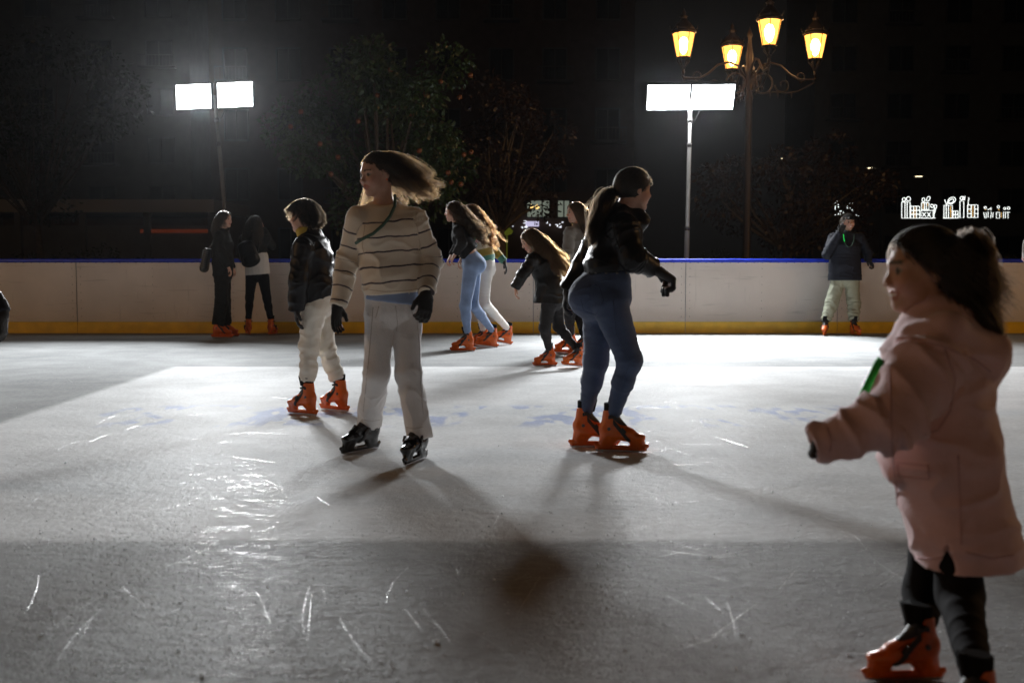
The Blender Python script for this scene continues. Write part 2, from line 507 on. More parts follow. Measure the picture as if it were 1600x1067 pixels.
# skate scratches and glitter marks: shallow ridges of scraped-up frost
def frost_material():
    m, nt, b = new_mat("frost"); b.inputs["Base Color"].default_value = (.88, .9, .92, 1); b.inputs["Roughness"].default_value = .3
    t = nd(nt, "ShaderNodeBsdfTranslucent"); t.inputs[0].default_value = (.92, .95, .97, 1)
    mx = nd(nt, "ShaderNodeMixShader"); mx.inputs[0].default_value = .55
    nt.links.new(b.outputs[0], mx.inputs[1]); nt.links.new(t.outputs[0], mx.inputs[2]); nt.links.new(mx.outputs[0], nt.nodes["Material Output"].inputs[0])
    return m
M['frost'] = frost_material()
M['cut_ice'] = pmat("freshly_cut_ice", (.80, .82, .84), .30, spec=.6)
def scratches():
    V = []; Q = []
    def arc(p, ang, length, curv, w, h):
        n = 10; q = np.array(p, float); a = ang; pts = []
        for i in range(n):
            pts.append((q[0], q[1], a)); q = q + np.array([math.cos(a), math.sin(a)]) * length / n; a += curv * length / n
        b0 = len(V); w = w * min(1.0, max(.35, p[1] / 6.5))
        for i, (x, y, a) in enumerate(pts):
            tw = .5 * w * math.sin(math.pi * (i + .35) / (n - .3)) * (.6 + .8 * random.random()) + .0004
            nx, ny = -math.sin(a), math.cos(a)
            V.append((x + nx * tw, y + ny * tw, .0004)); V.append((x, y, .0006 + h * (.5 + random.random()))); V.append((x - nx * tw, y - ny * tw, .0004))
        for i in range(n - 1):
            for j in (0, 1):
                a_ = b0 + i * 3 + j; Q.append((a_, a_ + 1, a_ + 4, a_ + 3))
    R = random.Random(11)
    for i in range(420):
        px = R.uniform(20, 1580); py = 540 + 520 * R.random() ** .8
        g_ = ground(px, py)
        arc(g_[:2], R.choice([0.05, .35, 2.8, -.25, .9, 1.9]) + R.gauss(0, .25), R.uniform(.08, .55), R.gauss(0, .3), R.uniform(.0004, .0010), .00008)
    for i in range(800):     # extra marks standing in for the left floodlight's glitter streak
        px = R.gauss(425, 75); py = R.uniform(740, 1063)
        g_ = ground(px, py)
        arc(g_[:2], R.choice([.05, -.1, .12, 3.05, .02, .7]) + R.gauss(0, .08), R.uniform(.02, .16), R.gauss(0, .35), R.uniform(.0008, .0022), .0001)
    for i in range(60):
        px = R.gauss(1010, 110); py = R.uniform(700, 880)
        g_ = ground(px, py)
        arc(g_[:2], R.choice([.1, .3, -.1, .5, 1.8]) + R.gauss(0, .15), R.uniform(.1, .6), R.gauss(0, .3), R.uniform(.0006, .0016), .0001)
    return mesh_np("ice_scratches", V, Q, True, M['cut_ice'])
tag(link("ice_scratches", scratches()), "thin white skate scratches across the ice, bunched into floodlight glitter at the left", "scratches", kind="stuff")
def crumbs():
    ico = np.array([(0, 0, 1), (.9, 0, .1), (.28, .85, .1), (-.72, .53, .1), (-.72, -.53, .1), (.28, -.85, .1), (0, 0, -.5)])
    tri = np.array([(0,1,2),(0,2,3),(0,3,4),(0,4,5),(0,5,1),(6,2,1),(6,3,2),(6,4,3),(6,5,4),(6,1,5)])
    R = np.random.default_rng(5); n = 9000
    px = R.uniform(-40, 1640, n); py = 560 + 540 * R.random(n) ** .55
    cl = R.random(n) < .45
    cx = R.choice([120, 180, 240, 560, 620, 330, 900, 1200, 60, 420], n); cy = R.choice([930, 945, 1040, 985, 1050, 905, 840, 860, 1020, 880], n)
    px[cl] = cx[cl] + R.normal(0, 60, cl.sum()); py[cl] = cy[cl] + R.normal(0, 14, cl.sum())
    V = np.zeros((n, 7, 3)); r = .0011 + .0022 * R.random(n) ** 3
    r[R.random(n) < .02] *= 2.6
    for i in range(n):
        g_ = ground(px[i], max(py[i], 545))
        a = R.uniform(0, 6.28); c, s_ = math.cos(a), math.sin(a)
        q = ico * (r[i] * R.uniform(.7, 1.3, 3)) * (1 + .25 * R.normal(size=(7, 1)))
        V[i, :, 0] = g_[0] + q[:, 0] * c - q[:, 1] * s_; V[i, :, 1] = g_[1] + q[:, 0] * s_ + q[:, 1] * c; V[i, :, 2] = q[:, 2] + r[i] * .3
    Q = (tri[None] + 7 * np.arange(n)[:, None, None]).reshape(-1, 3)
    return mesh_np("ice_shavings", V.reshape(-1, 3), Q, False, M['frost'])
tag(link("ice_shavings", crumbs()), "crumbs of loose ice shavings scattered over the ice", "ice shavings", kind="stuff")

# ---- rink boards: one barrier per side, panels, kick strips, rail and bolts as parts
PW = 237.75 / FPX * YB
BH = CAM_H - .012
def board_meshes(w):
    b = 0.008
    p = MB(); z0, z1 = .165, BH - .055
    p.box((.007, 0, z0), (w - .007, .014, z1)); pan = p.mesh("panel", M['board'])
    k = MB(); k.box((.004, -.006, 0), (w - .004, .016, .163)); kick = k.mesh("kick_strip", M['kick'])
    r = MB()
    prof = [(-.022, BH - .052), (-.03, BH - .04), (-.03, BH - .012), (-.018, BH), (.07, BH), (.08, BH - .012), (.08, BH - .052)]
    V = [(x, y, z) for x in (.003, w - .003) for (y, z) in prof]; n = len(prof)
    F = [tuple(range(n)), tuple(reversed(range(n, 2 * n)))] + [(i, i + n, (i + 1) % n + n, (i + 1) % n) for i in range(n)]
    r.add(V, F); rail = r.mesh("cap_rail", M['rail'])
    bo = MB()
    def bolt(x, z):
        bo.add([(x + .006 * math.cos(a), -.0015, z + .006 * math.sin(a)) for a in np.arange(6) * math.pi / 3] + [(x, -.005, z)], [(i, (i + 1) % 6, 6) for i in range(6)])
    for zz in np.linspace(.24, BH - .14, 7):
        for xx in (.06, w / 2, w - .06): bolt(xx, zz)
    for xx in np.linspace(.06, w - .06, 19): bo.box((xx - .006, -.012, BH - .062), (xx + .006, 0, BH - .0535))
    bolts = bo.mesh("bolt_heads", M['bolt'])
    f = MB()
    for xx in (w / 2 - .03, w - .05): f.box((xx, .0165, .0), (xx + (.06 if xx < w * .7 else .1), .075, BH - .054))
    for zz in (.05, .55, BH - .12): f.box((.055, .03, zz), (w - .055, .07, zz + .05))
    fr = f.mesh("support_frame", M['backing'])
    return pan, kick, rail, bolts, fr
BM = board_meshes(PW)
def barrier(label, origin, rz, n):
    t = thing("rink_barrier", origin, label, "barrier")
    t.rotation_euler = (0, 0, rz)
    for i in range(n):
        pn = link("panel", BM[0], t, None, (i * PW, 0, 0))
        tag(link("bolt_heads", BM[3], pn), kind="stuff")
        link("kick_strip", BM[1], t, None, (i * PW, 0, 0)); link("cap_rail", BM[2], t, None, (i * PW, 0, 0)); link("support_frame", BM[4], t, None, (i * PW, 0, 0))
    return t
X0 = at(121, 500, YB)[0]
k0 = math.floor((RX0 - X0) / PW) + 1
xs = X0 + (k0 - 1) * PW
barrier("long white plastic rink boards with blue rail and yellow kick strip behind the skaters", (xs, YB, 0), 0, 10)
xe = xs + 10 * PW
barrier("white rink boards along the far-left side of the ice, out of shot", (xs, YB - 11 * PW - .02, 0), math.pi / 2, 11)
barrier("white rink boards along the far-right side of the ice, out of shot", (xe, YB - .02, 0), -math.pi / 2, 11)

# ---- floodlights
def flood(label, base_px, top_px, Y, yaw, tilt, pw, ph, gap, roll=0.0, power=1.0, spread=112):
    top = at(top_px[0], top_px[1], Y); base = np.array([at(base_px[0], base_px[1], Y)[0], Y, -.09])
    t = thing("floodlight", base, label, "floodlight", "floodlights on masts behind the boards")
    d = top - base
    p = MB(); p.tube([(0, 0, 0), d * .45, d * .451, d * .80, d * .801, d], [.038, .038, .031, .031, .025, .025], 12)
    p.build("mast", M['steel'], t, True)
    for f in (.45, .80, .9):
        c = MB(); c.tube([d * (f - .008), d * (f + .008)], .042 if f < .5 else .036, 10)
        c.build("collar", M['bolt'], t, True)
    b = MB(); b.lathe([(.3, 0), (.3, .03), (.06, .05), (.06, .14)], 14); b.build("base_plate", M['backing'], t)
    R = Matrix.Translation(Vector(d)) @ Matrix.Rotation(yaw, 4, 'Z') @ Matrix.Rotation(roll, 4, 'Y') @ Matrix.Rotation(tilt, 4, 'X')
    br = MB(); br.box((-pw * .75, .06, -.02), (pw * .75, .10, .02), R); br.build("crossbar", M['backing'], t)
    w = MB(); w.tube([Vector(d) + Vector((.02, .03, -.05)), Vector(d) + Vector((.14, .05, -.20)), Vector(d) + Vector((.1, .04, -.3)), Vector(d) + Vector((.03, .03, -.42))], .006, 6); w.build("cable", M['black_plastic'], t, True)
    for s in (-1, 1):
        x0 = gap / 2 if s > 0 else -gap / 2 - pw
        h = MB(); h.box((x0 - .015, 0, -ph / 2 - .015), (x0 + pw + .015, .055, ph / 2 + .015), R)
        for i in range(9):
            xx = x0 + pw * (i + .5) / 9; h.box((xx - .004, .056, -ph / 2), (xx + .004, .085, ph / 2), R)
        hd = h.build("lamp_head", M['black_plastic'], t)
        l = MB()
        q = [R @ Vector((x0, -.004, -ph / 2)), R @ Vector((x0 + pw, -.004, -ph / 2)), R @ Vector((x0 + pw, -.004, ph / 2)), R @ Vector((x0, -.004, ph / 2))]
        l.add(q, [(0, 1, 2, 3)]); l.build("led_panel", M['led'], hd)
        ld = bpy.data.lights.new("led_beam", 'AREA'); ld.shape = 'RECTANGLE'; ld.size = pw * .97; ld.size_y = ph * .97
        ld.energy = FLOOD_W * power; ld.spread = math.radians(spread); ld.color = (.95, .98, 1.0)
        lo = link("led_beam", ld, hd); lo.matrix_local = R @ Matrix.Translation((x0 + pw / 2, -.016, 0)) @ Matrix.Rotation(-math.pi / 2, 4, 'X')
        rim = MB()
        for (a0, a1, z0, z1) in ((x0 - .015, x0 + pw + .015, ph / 2 + .001, ph / 2 + .015), (x0 - .015, x0 + pw + .015, -ph / 2 - .015, -ph / 2 - .001), (x0 - .015, x0 - .001, -ph / 2, ph / 2), (x0 + pw + .001, x0 + pw + .015, -ph / 2, ph / 2)):
            rim.box((a0, -.014, z0), (a1, -.001, z1), R)
        rim.build("bezel", M['black_plastic'], hd)
    return t
YF = YB + 1.0
flood("pair of white LED floodlights on a leaning grey mast at the left", (369, 500), (335, 150), YF, -.10, math.radians(-2), 55 / FPX * YF, 37 / FPX * YF, 11 / FPX * YF, -.03, power=1.3)
flood("glaring pair of LED floodlights on the upright mast under the street lantern", (1070, 500), (1079, 152), YF, -.06, math.radians(40), 64 / FPX * YF, 44 / FPX * YF, 4 / FPX * YF, power=.56, spread=86)

# ================================================================== PEOPLE
# ---- ice skates (one set of meshes, shared): x forward, z up, origin on the ice under the foot
def skate_parts():
    v = .0042
    foot = [E((-.055, 0, .112), (.06, 0, .108), (.043, .040), (.047, .036), ax=(0, 1, 0), k=.02),
            E((.06, 0, .106), (.160, 0, .096), (.047, .033), (.034, .019), ax=(0, 1, 0), k=.02),
            E((-.055, 0, .13), (-.032, 0, .262), (.042, .046), (.046, .050), ax=(0, 1, 0), k=.03),
            E((-.02, 0, .175), (.085, 0, .125), (.040, .034), (.040, .026), ax=(0, 1, 0), k=.03),
            E((-.075, 0, .15), (-.075, 0, .15), (.034, .034), k=.02)]
    holder = [E((-.115, 0, .030), (.175, 0, .026), (.011, .016), (.011, .016), ax=(0, 1, 0), k=.012),
              E((.172, 0, .03), (.192, 0, .044), (.011, .015), (.009, .012), ax=(0, 1, 0), k=.01),
              E((-.11, 0, .03), (-.13, 0, .045), (.011, .015), (.009, .012), ax=(0, 1, 0), k=.01),
              E((-.075, 0, .035), (-.065, 0, .085), (.012, .038), (.034, .042), ax=(0, 1, 0), k=.012),
              E((-.045, 0, .035), (-.01, 0, .080), (.011, .014), (.028, .022), ax=(0, 1, 0), k=.012),
              E((.125, 0, .035), (.110, 0, .085), (.012, .030), (.036, .042), ax=(0, 1, 0), k=.012),
              E((.16, 0, .04), (.15, 0, .085), (.011, .020), (.03, .022), ax=(0, 1, 0), k=.012)]
    al = foot + holder
    lo, hi = bounds(al, .03)
    f = Field(lo, hi, v)
    for e in al: f.add(e)
    base = Field(lo, hi, v); base.F = f.F.copy()
    f.clip((-.028, 0, .268), (-.15, 0, 1))
    f.add(E((-.024, 0, .29), (-.034, 0, .24), (.038, .042), (.034, .036), ax=(0, 1, 0), k=.004), True)
    shell = f.mesh()
    # liner collar and tongue
    l = Field(lo - .04, hi + .06, v)
    l.add(E((-.034, 0, .20), (-.024, 0, .300), (.040, .044), (.050, .055), ax=(0, 1, 0), k=.01))
    l.add(E((.02, 0, .24), (.038, 0, .312), (.030, .012), (.032, .012), ax=(0, 1, 0), k=.015))
    l.clip((-.02, 0, .312), (-.1, 0, 1)); l.clip((0, 0, .235), (0, 0, -1))
    liner = l.mesh()
    def strap(o, n, th, off, front):
        g_ = Field(lo, hi, .0036)
        b2 = Field(lo, hi, .0036)
        for e in foot: b2.add(e)
        g_.F = b2.F - off
        n = unit(n)
        d = (g_.ax[0][:, None, None] - o[0]) * n[0] + (g_.ax[1][None, :, None] - o[1]) * n[1] + (g_.ax[2][None, None, :] - o[2]) * n[2]
        g_.F = np.maximum(g_.F, (np.abs(d) - th).astype(np.float32))
        g_.F = np.maximum(g_.F, (front - g_.ax[0][:, None, None] + 0 * d).astype(np.float32))
        return g_.mesh()
    s1 = strap((-.03, 0, .225), (-.25, 0, 1), .011, .0055, -.05)
    s2 = strap((.03, 0, .135), (.75, 0, .62), .011, .0055, -.02)
    buckles = MB()
    for (x, z, a) in ((-.02, .225, .2), (.045, .142, .9)):
        for sgn in (-1, 1):
            R = Matrix.Translation((x, sgn * .056, z)) @ Matrix.Rotation(a, 4, 'Y')
            buckles.box((-.019, -.006, -.008), (.019, .006, .008), R)
    bl = MB()
    n = 16; prof = [(-.125, .022)] + [(-.128, .010), (-.115, .002), (-.06, .0), (.12, .0), (.165, .003), (.188, .012), (.19, .026)] + [(.0, .022)]
    V = [(x, y, z) for y in (-.0022, .0022) for (x, z) in prof]; k = len(prof)
    bl.add(V, [tuple(range(k)), tuple(reversed(range(k, 2 * k)))] + [(i, i + k, (i + 1) % k + k, (i + 1) % k) for i in range(k)])
    pv = MB()
    for sgn in (-1, 1):
        y = .045 * sgn
        pv.tube([(-.045, y, .15), (-.045, y + .007 * sgn, .15)], .011, 10)
    return shell, liner, s1, s2, buckles, bl, pv
SK = skate_parts()
M['orange'] = pmat("skate_orange_plastic", (.60, .11, .010), .33, noise=.12, nscale=40, bump=.03, bscale=60)
M['skate_black'] = pmat("skate_black_plastic", (.010, .010, .011), .25, bump=.03, bscale=60, coat=.3)
M['liner'] = pmat("skate_liner_felt", (.010, .010, .011), .9, bump=.2, spec=.1)
M['strap'] = pmat("skate_strap", (.016, .015, .015), .5)
M['blade'] = pmat("blade_steel", (.5, .5, .52), .28, metal=.9)
def mk(nm, vq, mat): return mesh_np(nm, vq[0], vq[1], True, mat)
SKM = {}
for c in ('orange', 'skate_black'):
    SKM[c] = mk("ice_skate", SK[0], M[c])
SKL = mk("liner", SK[1], M['liner']); SKS1 = mk("ankle_strap", SK[2], M['strap']); SKS2 = mk("instep_strap", SK[3], M['strap'])
SKB = SK[4].mesh("buckles", M['strap']); SKBL = SK[5].mesh("blade", M['blade']); SKP = SK[6].mesh("pivot_rivets", M['bolt'])

# ---- hair
def hair_obj(name, P, rad, mat, parent, origin):
    """P (n, k, 3)"""
    n, k, _ = P.shape
    c = bpy.data.hair_curves.new(name)
    c.add_curves([k] * n)
    c.position_data.foreach_set("vector", (P - origin).astype(np.float32).ravel())
    r = c.attributes.new("radius", 'FLOAT', 'POINT')
    t = np.linspace(0, 1, k); pr = rad * (1 - .65 * t ** 2)
    r.data.foreach_set("value", np.tile(pr, n).astype(np.float32) * np.repeat(RNG.uniform(.7, 1.25, n), k).astype(np.float32))
    c.materials.append(mat)
    return link(name, c, parent)
SK_C = np.array([0, -.10, .25]); SK_R = np.array([.70, .90, .79])
def scalp(n, rng, hairline=-.06, low=-.45):
    out = []
    while len(out) < n:
        d = rng.normal(size=(n, 3)); d /= np.linalg.norm(d, axis=1)[:, None]
        p = SK_C + d * SK_R
        m = (.75 * p[:, 2] - .9 * p[:, 1] > hairline) & (p[:, 2] > low)
        out += list(p[m])
    return np.array(out[:n])
def grow(H, rng, n, length, field, seg=14, lift=.10, curl=0.0, curlf=3.0, clump=.55, nclump=90, colliders=(), hairline=-.06, low=-.45, stiff=.42, jitter=.12, rmin=.55):
    """H: head frame; field(p_local, P_world, t, root_local) -> wished direction (world)"""
    root = scalp(n, rng, hairline, low)
    C, A, s = H['c'], H['A'], H['s']           # A columns: right, forward, up
    P = C + (root * s) @ A.T
    nor = ((root - SK_C) / SK_R ** 2); nor /= np.linalg.norm(nor, axis=1)[:, None]
    d = nor @ A.T
    pts = [P.copy()]
    lens = length * rng.uniform(rmin, 1.0, n)
    step = (lens / (seg - 1))[:, None]
    layer = 1.02 + lift * rng.random(n)
    jit = rng.normal(0, jitter, (n, 3))
    for i in range(seg - 1):
        t = i / (seg - 1)
        loc = ((P - C) @ A) / s
        w = field(loc, P, t, root) + jit
        w /= np.linalg.norm(w, axis=1)[:, None] + 1e-9
        d = d * (1 - stiff) + w * stiff if i else d * .12 + w * .88
        d /= np.linalg.norm(d, axis=1)[:, None] + 1e-9
        P = P + d * step
        loc = ((P - C) @ A) / s
        q = (loc - SK_C) / SK_R; k = np.linalg.norm(q, axis=1)
        m = k < layer
        loc[m] = SK_C + q[m] / k[m][:, None] * layer[m][:, None] * SK_R
        P = C + (loc * s) @ A.T
        for e in colliders:
            dd = e.ev(P[:, 0], P[:, 1], P[:, 2])
            m = dd < .006
            if m.any():
                eps = 1e-3; Pm = P[m]
                gr = np.stack([e.ev(Pm[:, 0] + (eps if a == 0 else 0), Pm[:, 1] + (eps if a == 1 else 0), Pm[:, 2] + (eps if a == 2 else 0)) - dd[m] for a in range(3)], 1)
                gr /= np.linalg.norm(gr, axis=1)[:, None] + 1e-9
                P[m] = Pm + gr * (.006 - dd[m])[:, None] * .9
        pts.append(P.copy())
    P = np.stack(pts, 1)
    cid = rng.choice(n, nclump, replace=False)
    D = ((root[:, None] - root[cid][None]) ** 2).sum(2); near = cid[D.argmin(1)]
    t = np.linspace(0, 1, seg)[None, :, None]
    P = P + (P[near] - P) * (clump * t ** .8)
    if curl:
        ph = (near * 2.4)[:, None, None] + rng.normal(0, .4, (n, 1, 1)); th = 2 * math.pi * curlf * t + ph
        off = np.concatenate([np.cos(th), np.sin(th), .5 * np.sin(th * 1.3)], 2)
        P = P + off * curl * np.minimum(1, t * 2.5)
    return P
def ponytail(H, rng, n, tie, guide, spread, seg_s=8, seg_t=12, curl=0.0, curlf=2.0, hairline=-.06, low=-.5):
    root = scalp(n, rng, hairline, low)
    C, A, s = H['c'], H['A'], H['s']
    tl = ((np.asarray(tie) - C) @ A) / s
    rows = []
    lay = 1.02 + .05 * rng.random(n)
    for i in range(seg_s):
        u = i / (seg_s - 1)
        p = root * (1 - u) + tl * u
        q = (p - SK_C) / SK_R; k = np.linalg.norm(q, axis=1)[:, None]
        kk = np.maximum(k, lay[:, None])
        pp = SK_C + q / (k + 1e-9) * kk * SK_R
        rows.append(C + (pp * s) @ A.T)
    rows[-1] = np.asarray(tie) + rng.normal(0, .007, (n, 3))
    G = np.array(guide, float)
    cum = np.concatenate([[0], np.cumsum(np.linalg.norm(np.diff(G, axis=0), axis=1))]); cum /= cum[-1]
    off = rng.normal(0, 1, (n, 3)); ln = rng.uniform(.62, 1.0, n)
    ph = rng.uniform(0, 6.28, (n, 1))
    for j in range(1, seg_t + 1):
        u = j / seg_t * ln
        c = np.stack([np.interp(u, cum, G[:, a]) for a in range(3)], 1)
        sw = spread * np.sin(np.pi * np.clip(u * .8 + .12, 0, 1)) + .004
        p = c + off * sw[:, None]
        if curl: p = p + curl * np.stack([np.cos(6.28 * curlf * u + off[:, 0] * 2), np.sin(6.28 * curlf * u + off[:, 1] * 2), 0 * u], 1)
        rows.append(p)
    return np.stack(rows, 1)

# ---- heads, hands and bodies
def head_prims(H, child=False, smile=False):
    C, A, s = H['c'], H['A'], H['s']
    w = lambda x, y, z: C + A @ (np.array([x, y, z]) * s)
    R_, F_, U_ = A[:, 0], A[:, 1], A[:, 2]
    el = lambda x, y, z, r, k: E(w(x, y, z), w(x, y, z), (r[0] * s, r[1] * s), ax=R_, k=k * s, r3=(r[2] * s, U_))
    pr = []; sb = []
    def el(x, y, z, r, k=.1):
        e = E(w(x, y, z), w(x, y, z), (r[0] * s, r[1] * s), ax=R_, k=k * s, r3=(r[2] * s, U_)); e.D = np.cross(e.T, e.W); return e
    jz = -.20 if child else -.26; jr = .60 if child else .66
    pr += [el(0, -.10, .25, (.66, .86, .75)), el(0, .22, jz, (.52, .53, jr), .25),
           el(0, .57, -.80 if not child else -.72, (.17, .15, .15), .22)]
    for sx in (-1, 1):
        pr += [el(sx * .31, .46, -.26, (.25 if not child else .29, .27, .26), .2),
               el(sx * .66, -.06, -.04, (.06, .15, .24), .05),
               E(w(sx * .05, .70, .20), w(sx * .40, .56, .20), .10 * s, .09 * s, k=.12 * s),
               E(w(sx * .36, .24, -.56), w(sx * .12, .52, -.80), .15 * s, .12 * s, k=.2 * s),
               el(sx * .085, .84, -.275, (.075, .085, .065), .06)]
    tip = (.93, -.22) if not child else (.86, -.19)
    pr += [E(w(0, .70, .12), w(0, tip[0] - .06, tip[1] + .05), .065 * s, .085 * s, k=.09 * s), el(0, tip[0], tip[1], (.085, .075, .075), .06)]
    for sx in (-1, 1): sb.append(el(sx * .27, .86, .035, (.15, .14, .095), .1))
    eyes = [el(sx * .265, .605, .03, (.125, .125, .125), .03) for sx in (-1, 1)]
    wid = .24 if smile else .19
    lr = .62 if child else .85; lf = -.05 if child else 0.0
    lips = [E(w(-wid, .70, -.50 + (.03 if smile else 0)), w(0, .80 + lf, -.475), .035 * s * lr, .052 * s * lr, k=.05 * s), E(w(wid, .70, -.50 + (.03 if smile else 0)), w(0, .80 + lf, -.475), .035 * s, .052 * s, k=.05 * s),
            E(w(-wid * .8, .70, -.56), w(0, .775 + lf, -.60 if smile else -.575), .035 * s * lr, .06 * s * lr, k=.05 * s), E(w(wid * .8, .70, -.56), w(0, .775 + lf, -.60 if smile else -.575), .035 * s * lr, .06 * s * lr, k=.05 * s)]
    return pr, sb, eyes, lips
def hand_prims(wr, dr, pn, S, curl=.35, thumb=1, fat=1.0):
    dr = unit(dr); pn = unit(np.asarray(pn) - dr * (np.asarray(pn) @ dr)); lat = np.cross(dr, pn)
    s = S * .98
    pr = [E(wr, wr + dr * .03 * s, (.025 * s * fat, .019 * s * fat), (.034 * s * fat, .016 * s * fat), ax=lat, k=.012),
          E(wr + dr * .03 * s, wr + dr * .085 * s, (.035 * s * fat, .016 * s * fat), (.036 * s * fat, .013 * s * fat), ax=lat, k=.012)]
    for i, (o, L) in enumerate(((-.030, .062), (-.0105, .076), (.0095, .082), (.0285, .072))):
        p = wr + dr * .088 * s + lat * o * s * (-thumb); d = dr + lat * (o * 1.6) * (-thumb); d = unit(d); c = curl * (1 + .12 * (2 - i))
        r = .0092 * s * fat
        for ph, fr in ((0, .45), (1, .32), (2, .23)):
            a = c * (1.0 if ph == 0 else 1.25)
            d = unit(d * math.cos(a) + pn * math.sin(a) if ph == 0 else d * math.cos(a) + unit(pn - d * (pn @ d) + 1e-6) * math.sin(a))
            q = p + d * L * fr * s
            pr.append(E(p, q, r, r * .93, k=.0045)); p = q; r *= .93
    tb = wr + dr * .025 * s + lat * .026 * s * thumb
    d = unit(dr * .75 + lat * .6 * thumb + pn * .35)
    q = tb + d * .042 * s; pr.append(E(tb, q, .0125 * s * fat, .0105 * s * fat, k=.008))
    d2 = unit(dr + pn * .45 + lat * .15 * thumb); pr.append(E(q, q + d2 * .032 * s, .0105 * s * fat, .009 * s * fat, k=.005))
    return pr

SKIN = (.50, .295, .215)
M['skin'] = pmat("skin", SKIN, .5, attr="tint", noise=.07, nscale=60, bump=.05, bscale=300, sss=.12)
def add_attr(me, name, col):
    a = me.attributes.new(name, 'FLOAT_COLOR', 'POINT')
    a.data.foreach_set("color", np.concatenate([col, np.ones((len(col), 1))], 1).astype(np.float32).ravel())
def add_float(me, name, val):
    a = me.attributes.new(name, 'FLOAT', 'POINT'); a.data.foreach_set("value", np.asarray(val, np.float32))

def person(label, Yb, J, face, S, top, bottom, skates, hands, hair_col=(.03, .02, .015), skin=SKIN, hs=.113, res=.008, child=False, smile=False, up=(0, 0, 1), cat="person", toe_col='orange', body_k=1.0, over=False):
    """J: joints as (px, py, depth offset); face: world direction the person looks"""
    j = {k: at(v[0], v[1], Yb + v[2]) for k, v in J.items()}
    sk = []
    for (px, py, yaw, pitch, roll, lift, sc) in skates:
        g_ = ground(px, py); yr = math.radians(yaw)
        Mx = Matrix.Translation((g_[0], g_[1], lift)) @ Matrix.Rotation(yr, 4, 'Z') @ Matrix.Rotation(math.radians(-pitch), 4, 'Y') @ Matrix.Rotation(math.radians(roll), 4, 'X') @ Matrix.Scale(sc * .9, 4)
        sk.append(Mx)
    for n, Mx in zip(('anL', 'anR'), sk): j[n] = np.array(Mx @ Vector((-.028, 0, .215)))
    root_xy = np.mean([np.array(m.translation) for m in sk], 0)
    origin = np.array([root_xy[0], root_xy[1], 0.0])
    o = thing("person", origin, label, cat)
    F = unit(face); U = unit(np.asarray(up, float) - F * (np.asarray(up, float) @ F)); R = np.cross(F, U)
    H = dict(c=j['head'], A=np.stack([R, F, U], 1), s=hs)
    sax = j['shR'] - j['shL']; hax = j['hipR'] - j['hipL']
    if np.linalg.norm(hax) < .02: hax = sax
    mid = unit(unit(sax) + unit(hax))
    # body: one continuous surface
    B = .86 * S * body_k
    bp = [E(j['pelvis'], j['waist'], (.15 * B, .105 * B), (.12 * B, .088 * B), ax=hax, k=.03),
          E(j['waist'], j['chest'], (.12 * B, .088 * B), (.145 * B, .10 * B), ax=mid, k=.03),
          E(j['chest'], j['neck'], (.145 * B, .10 * B), (.06 * B, .055 * B), ax=sax, k=.03),
          E(j['shL'], j['shR'], .05 * B, .05 * B, k=.03),
          E(j['neck'], H['c'] + H['A'] @ np.array([0, -.18, -.45]) * hs, .052 * S, .047 * S, k=.03)]
    for s_ in 'LR':
        bp += [E(j['sh' + s_], j['el' + s_], .046 * B, .038 * B, k=.02), E(j['el' + s_], j['wr' + s_], .038 * B, .026 * B, k=.02),
               E(j['hip' + s_], j['kn' + s_], .082 * B, .055 * B, k=.02), E(j['kn' + s_], j['an' + s_], .055 * B, .038 * B, k=.02)]
        Mx = sk[0] if s_ == 'L' else sk[1]
        bp.append(E(j['an' + s_], np.array(Mx @ Vector((.09, 0, .105))), .034 * S, .022 * S, k=.02))
    hp = {}
    for s_ in 'LR':
        h_ = hands.get(s_)
        if h_ is None: h_ = dict()
        dr = h_.get('dir'); dr = unit(j['wr' + s_] - j['el' + s_]) if dr is None else unit(dr)
        pn = h_.get('palm', (0, 0, -1)); pn = np.asarray(pn, float)
        if abs(unit(pn) @ dr) > .95: pn = np.array([1.0, 0, 0])
        if h_.get('glove'):
            hp[s_] = hand_prims(j['wr' + s_], dr, pn, S * h_.get('size', 1.0), h_.get('curl', .35), h_.get('thumb', 1), 1.18)
            bp += hand_prims(j['wr' + s_], dr, pn, S * .93 * h_.get('size', 1.0), h_.get('curl', .35), h_.get('thumb', 1), .8)
        else:
            bp += hand_prims(j['wr' + s_], dr, pn, S * h_.get('size', 1.0), h_.get('curl', .35), h_.get('thumb', 1))
    hpr, hsb, eyes, lips = head_prims(H, child, smile)
    lo, hi = bounds(bp + hpr, .03 + 2 * res)
    f = Field(lo, hi, res)
    for e in hpr: f.add(e)
    for e in hsb: f.add(e, True)
    for e in eyes + lips: f.add(e)
    for e in bp: f.add(e)
    V, Q = f.mesh()
    loc = ((V - H['c']) @ H['A']) / hs
    col = np.tile(np.array(skin), (len(V), 1))
    inhead = np.linalg.norm(loc - np.array([0, .1, 0]), axis=1) < 1.25
    dmin = lambda ps: np.min([e.ev(V[:, 0], V[:, 1], V[:, 2]) for e in ps], 0)
    col[inhead & (dmin(lips) < .004)] = np.array(skin) * np.array([.88, .58, .56])
    cheek = np.exp(-(((np.abs(loc[:, 0]) - .36) ** 2 + (loc[:, 2] + .25) ** 2) / .05)) * (loc[:, 1] > .2)
    col = col * (1 - .25 * cheek[:, None] * np.array([0, .7, .6]))
    ey = inhead & (dmin(eyes) < .0025) & (loc[:, 1] > .62)
    col[ey] = (.30, .26, .23)
    iris = ey & (((np.abs(loc[:, 0]) - .265) ** 2 + (loc[:, 2] - .03) ** 2) < .075 ** 2 * 1.6)
    col[iris] = (.02, .012, .008)
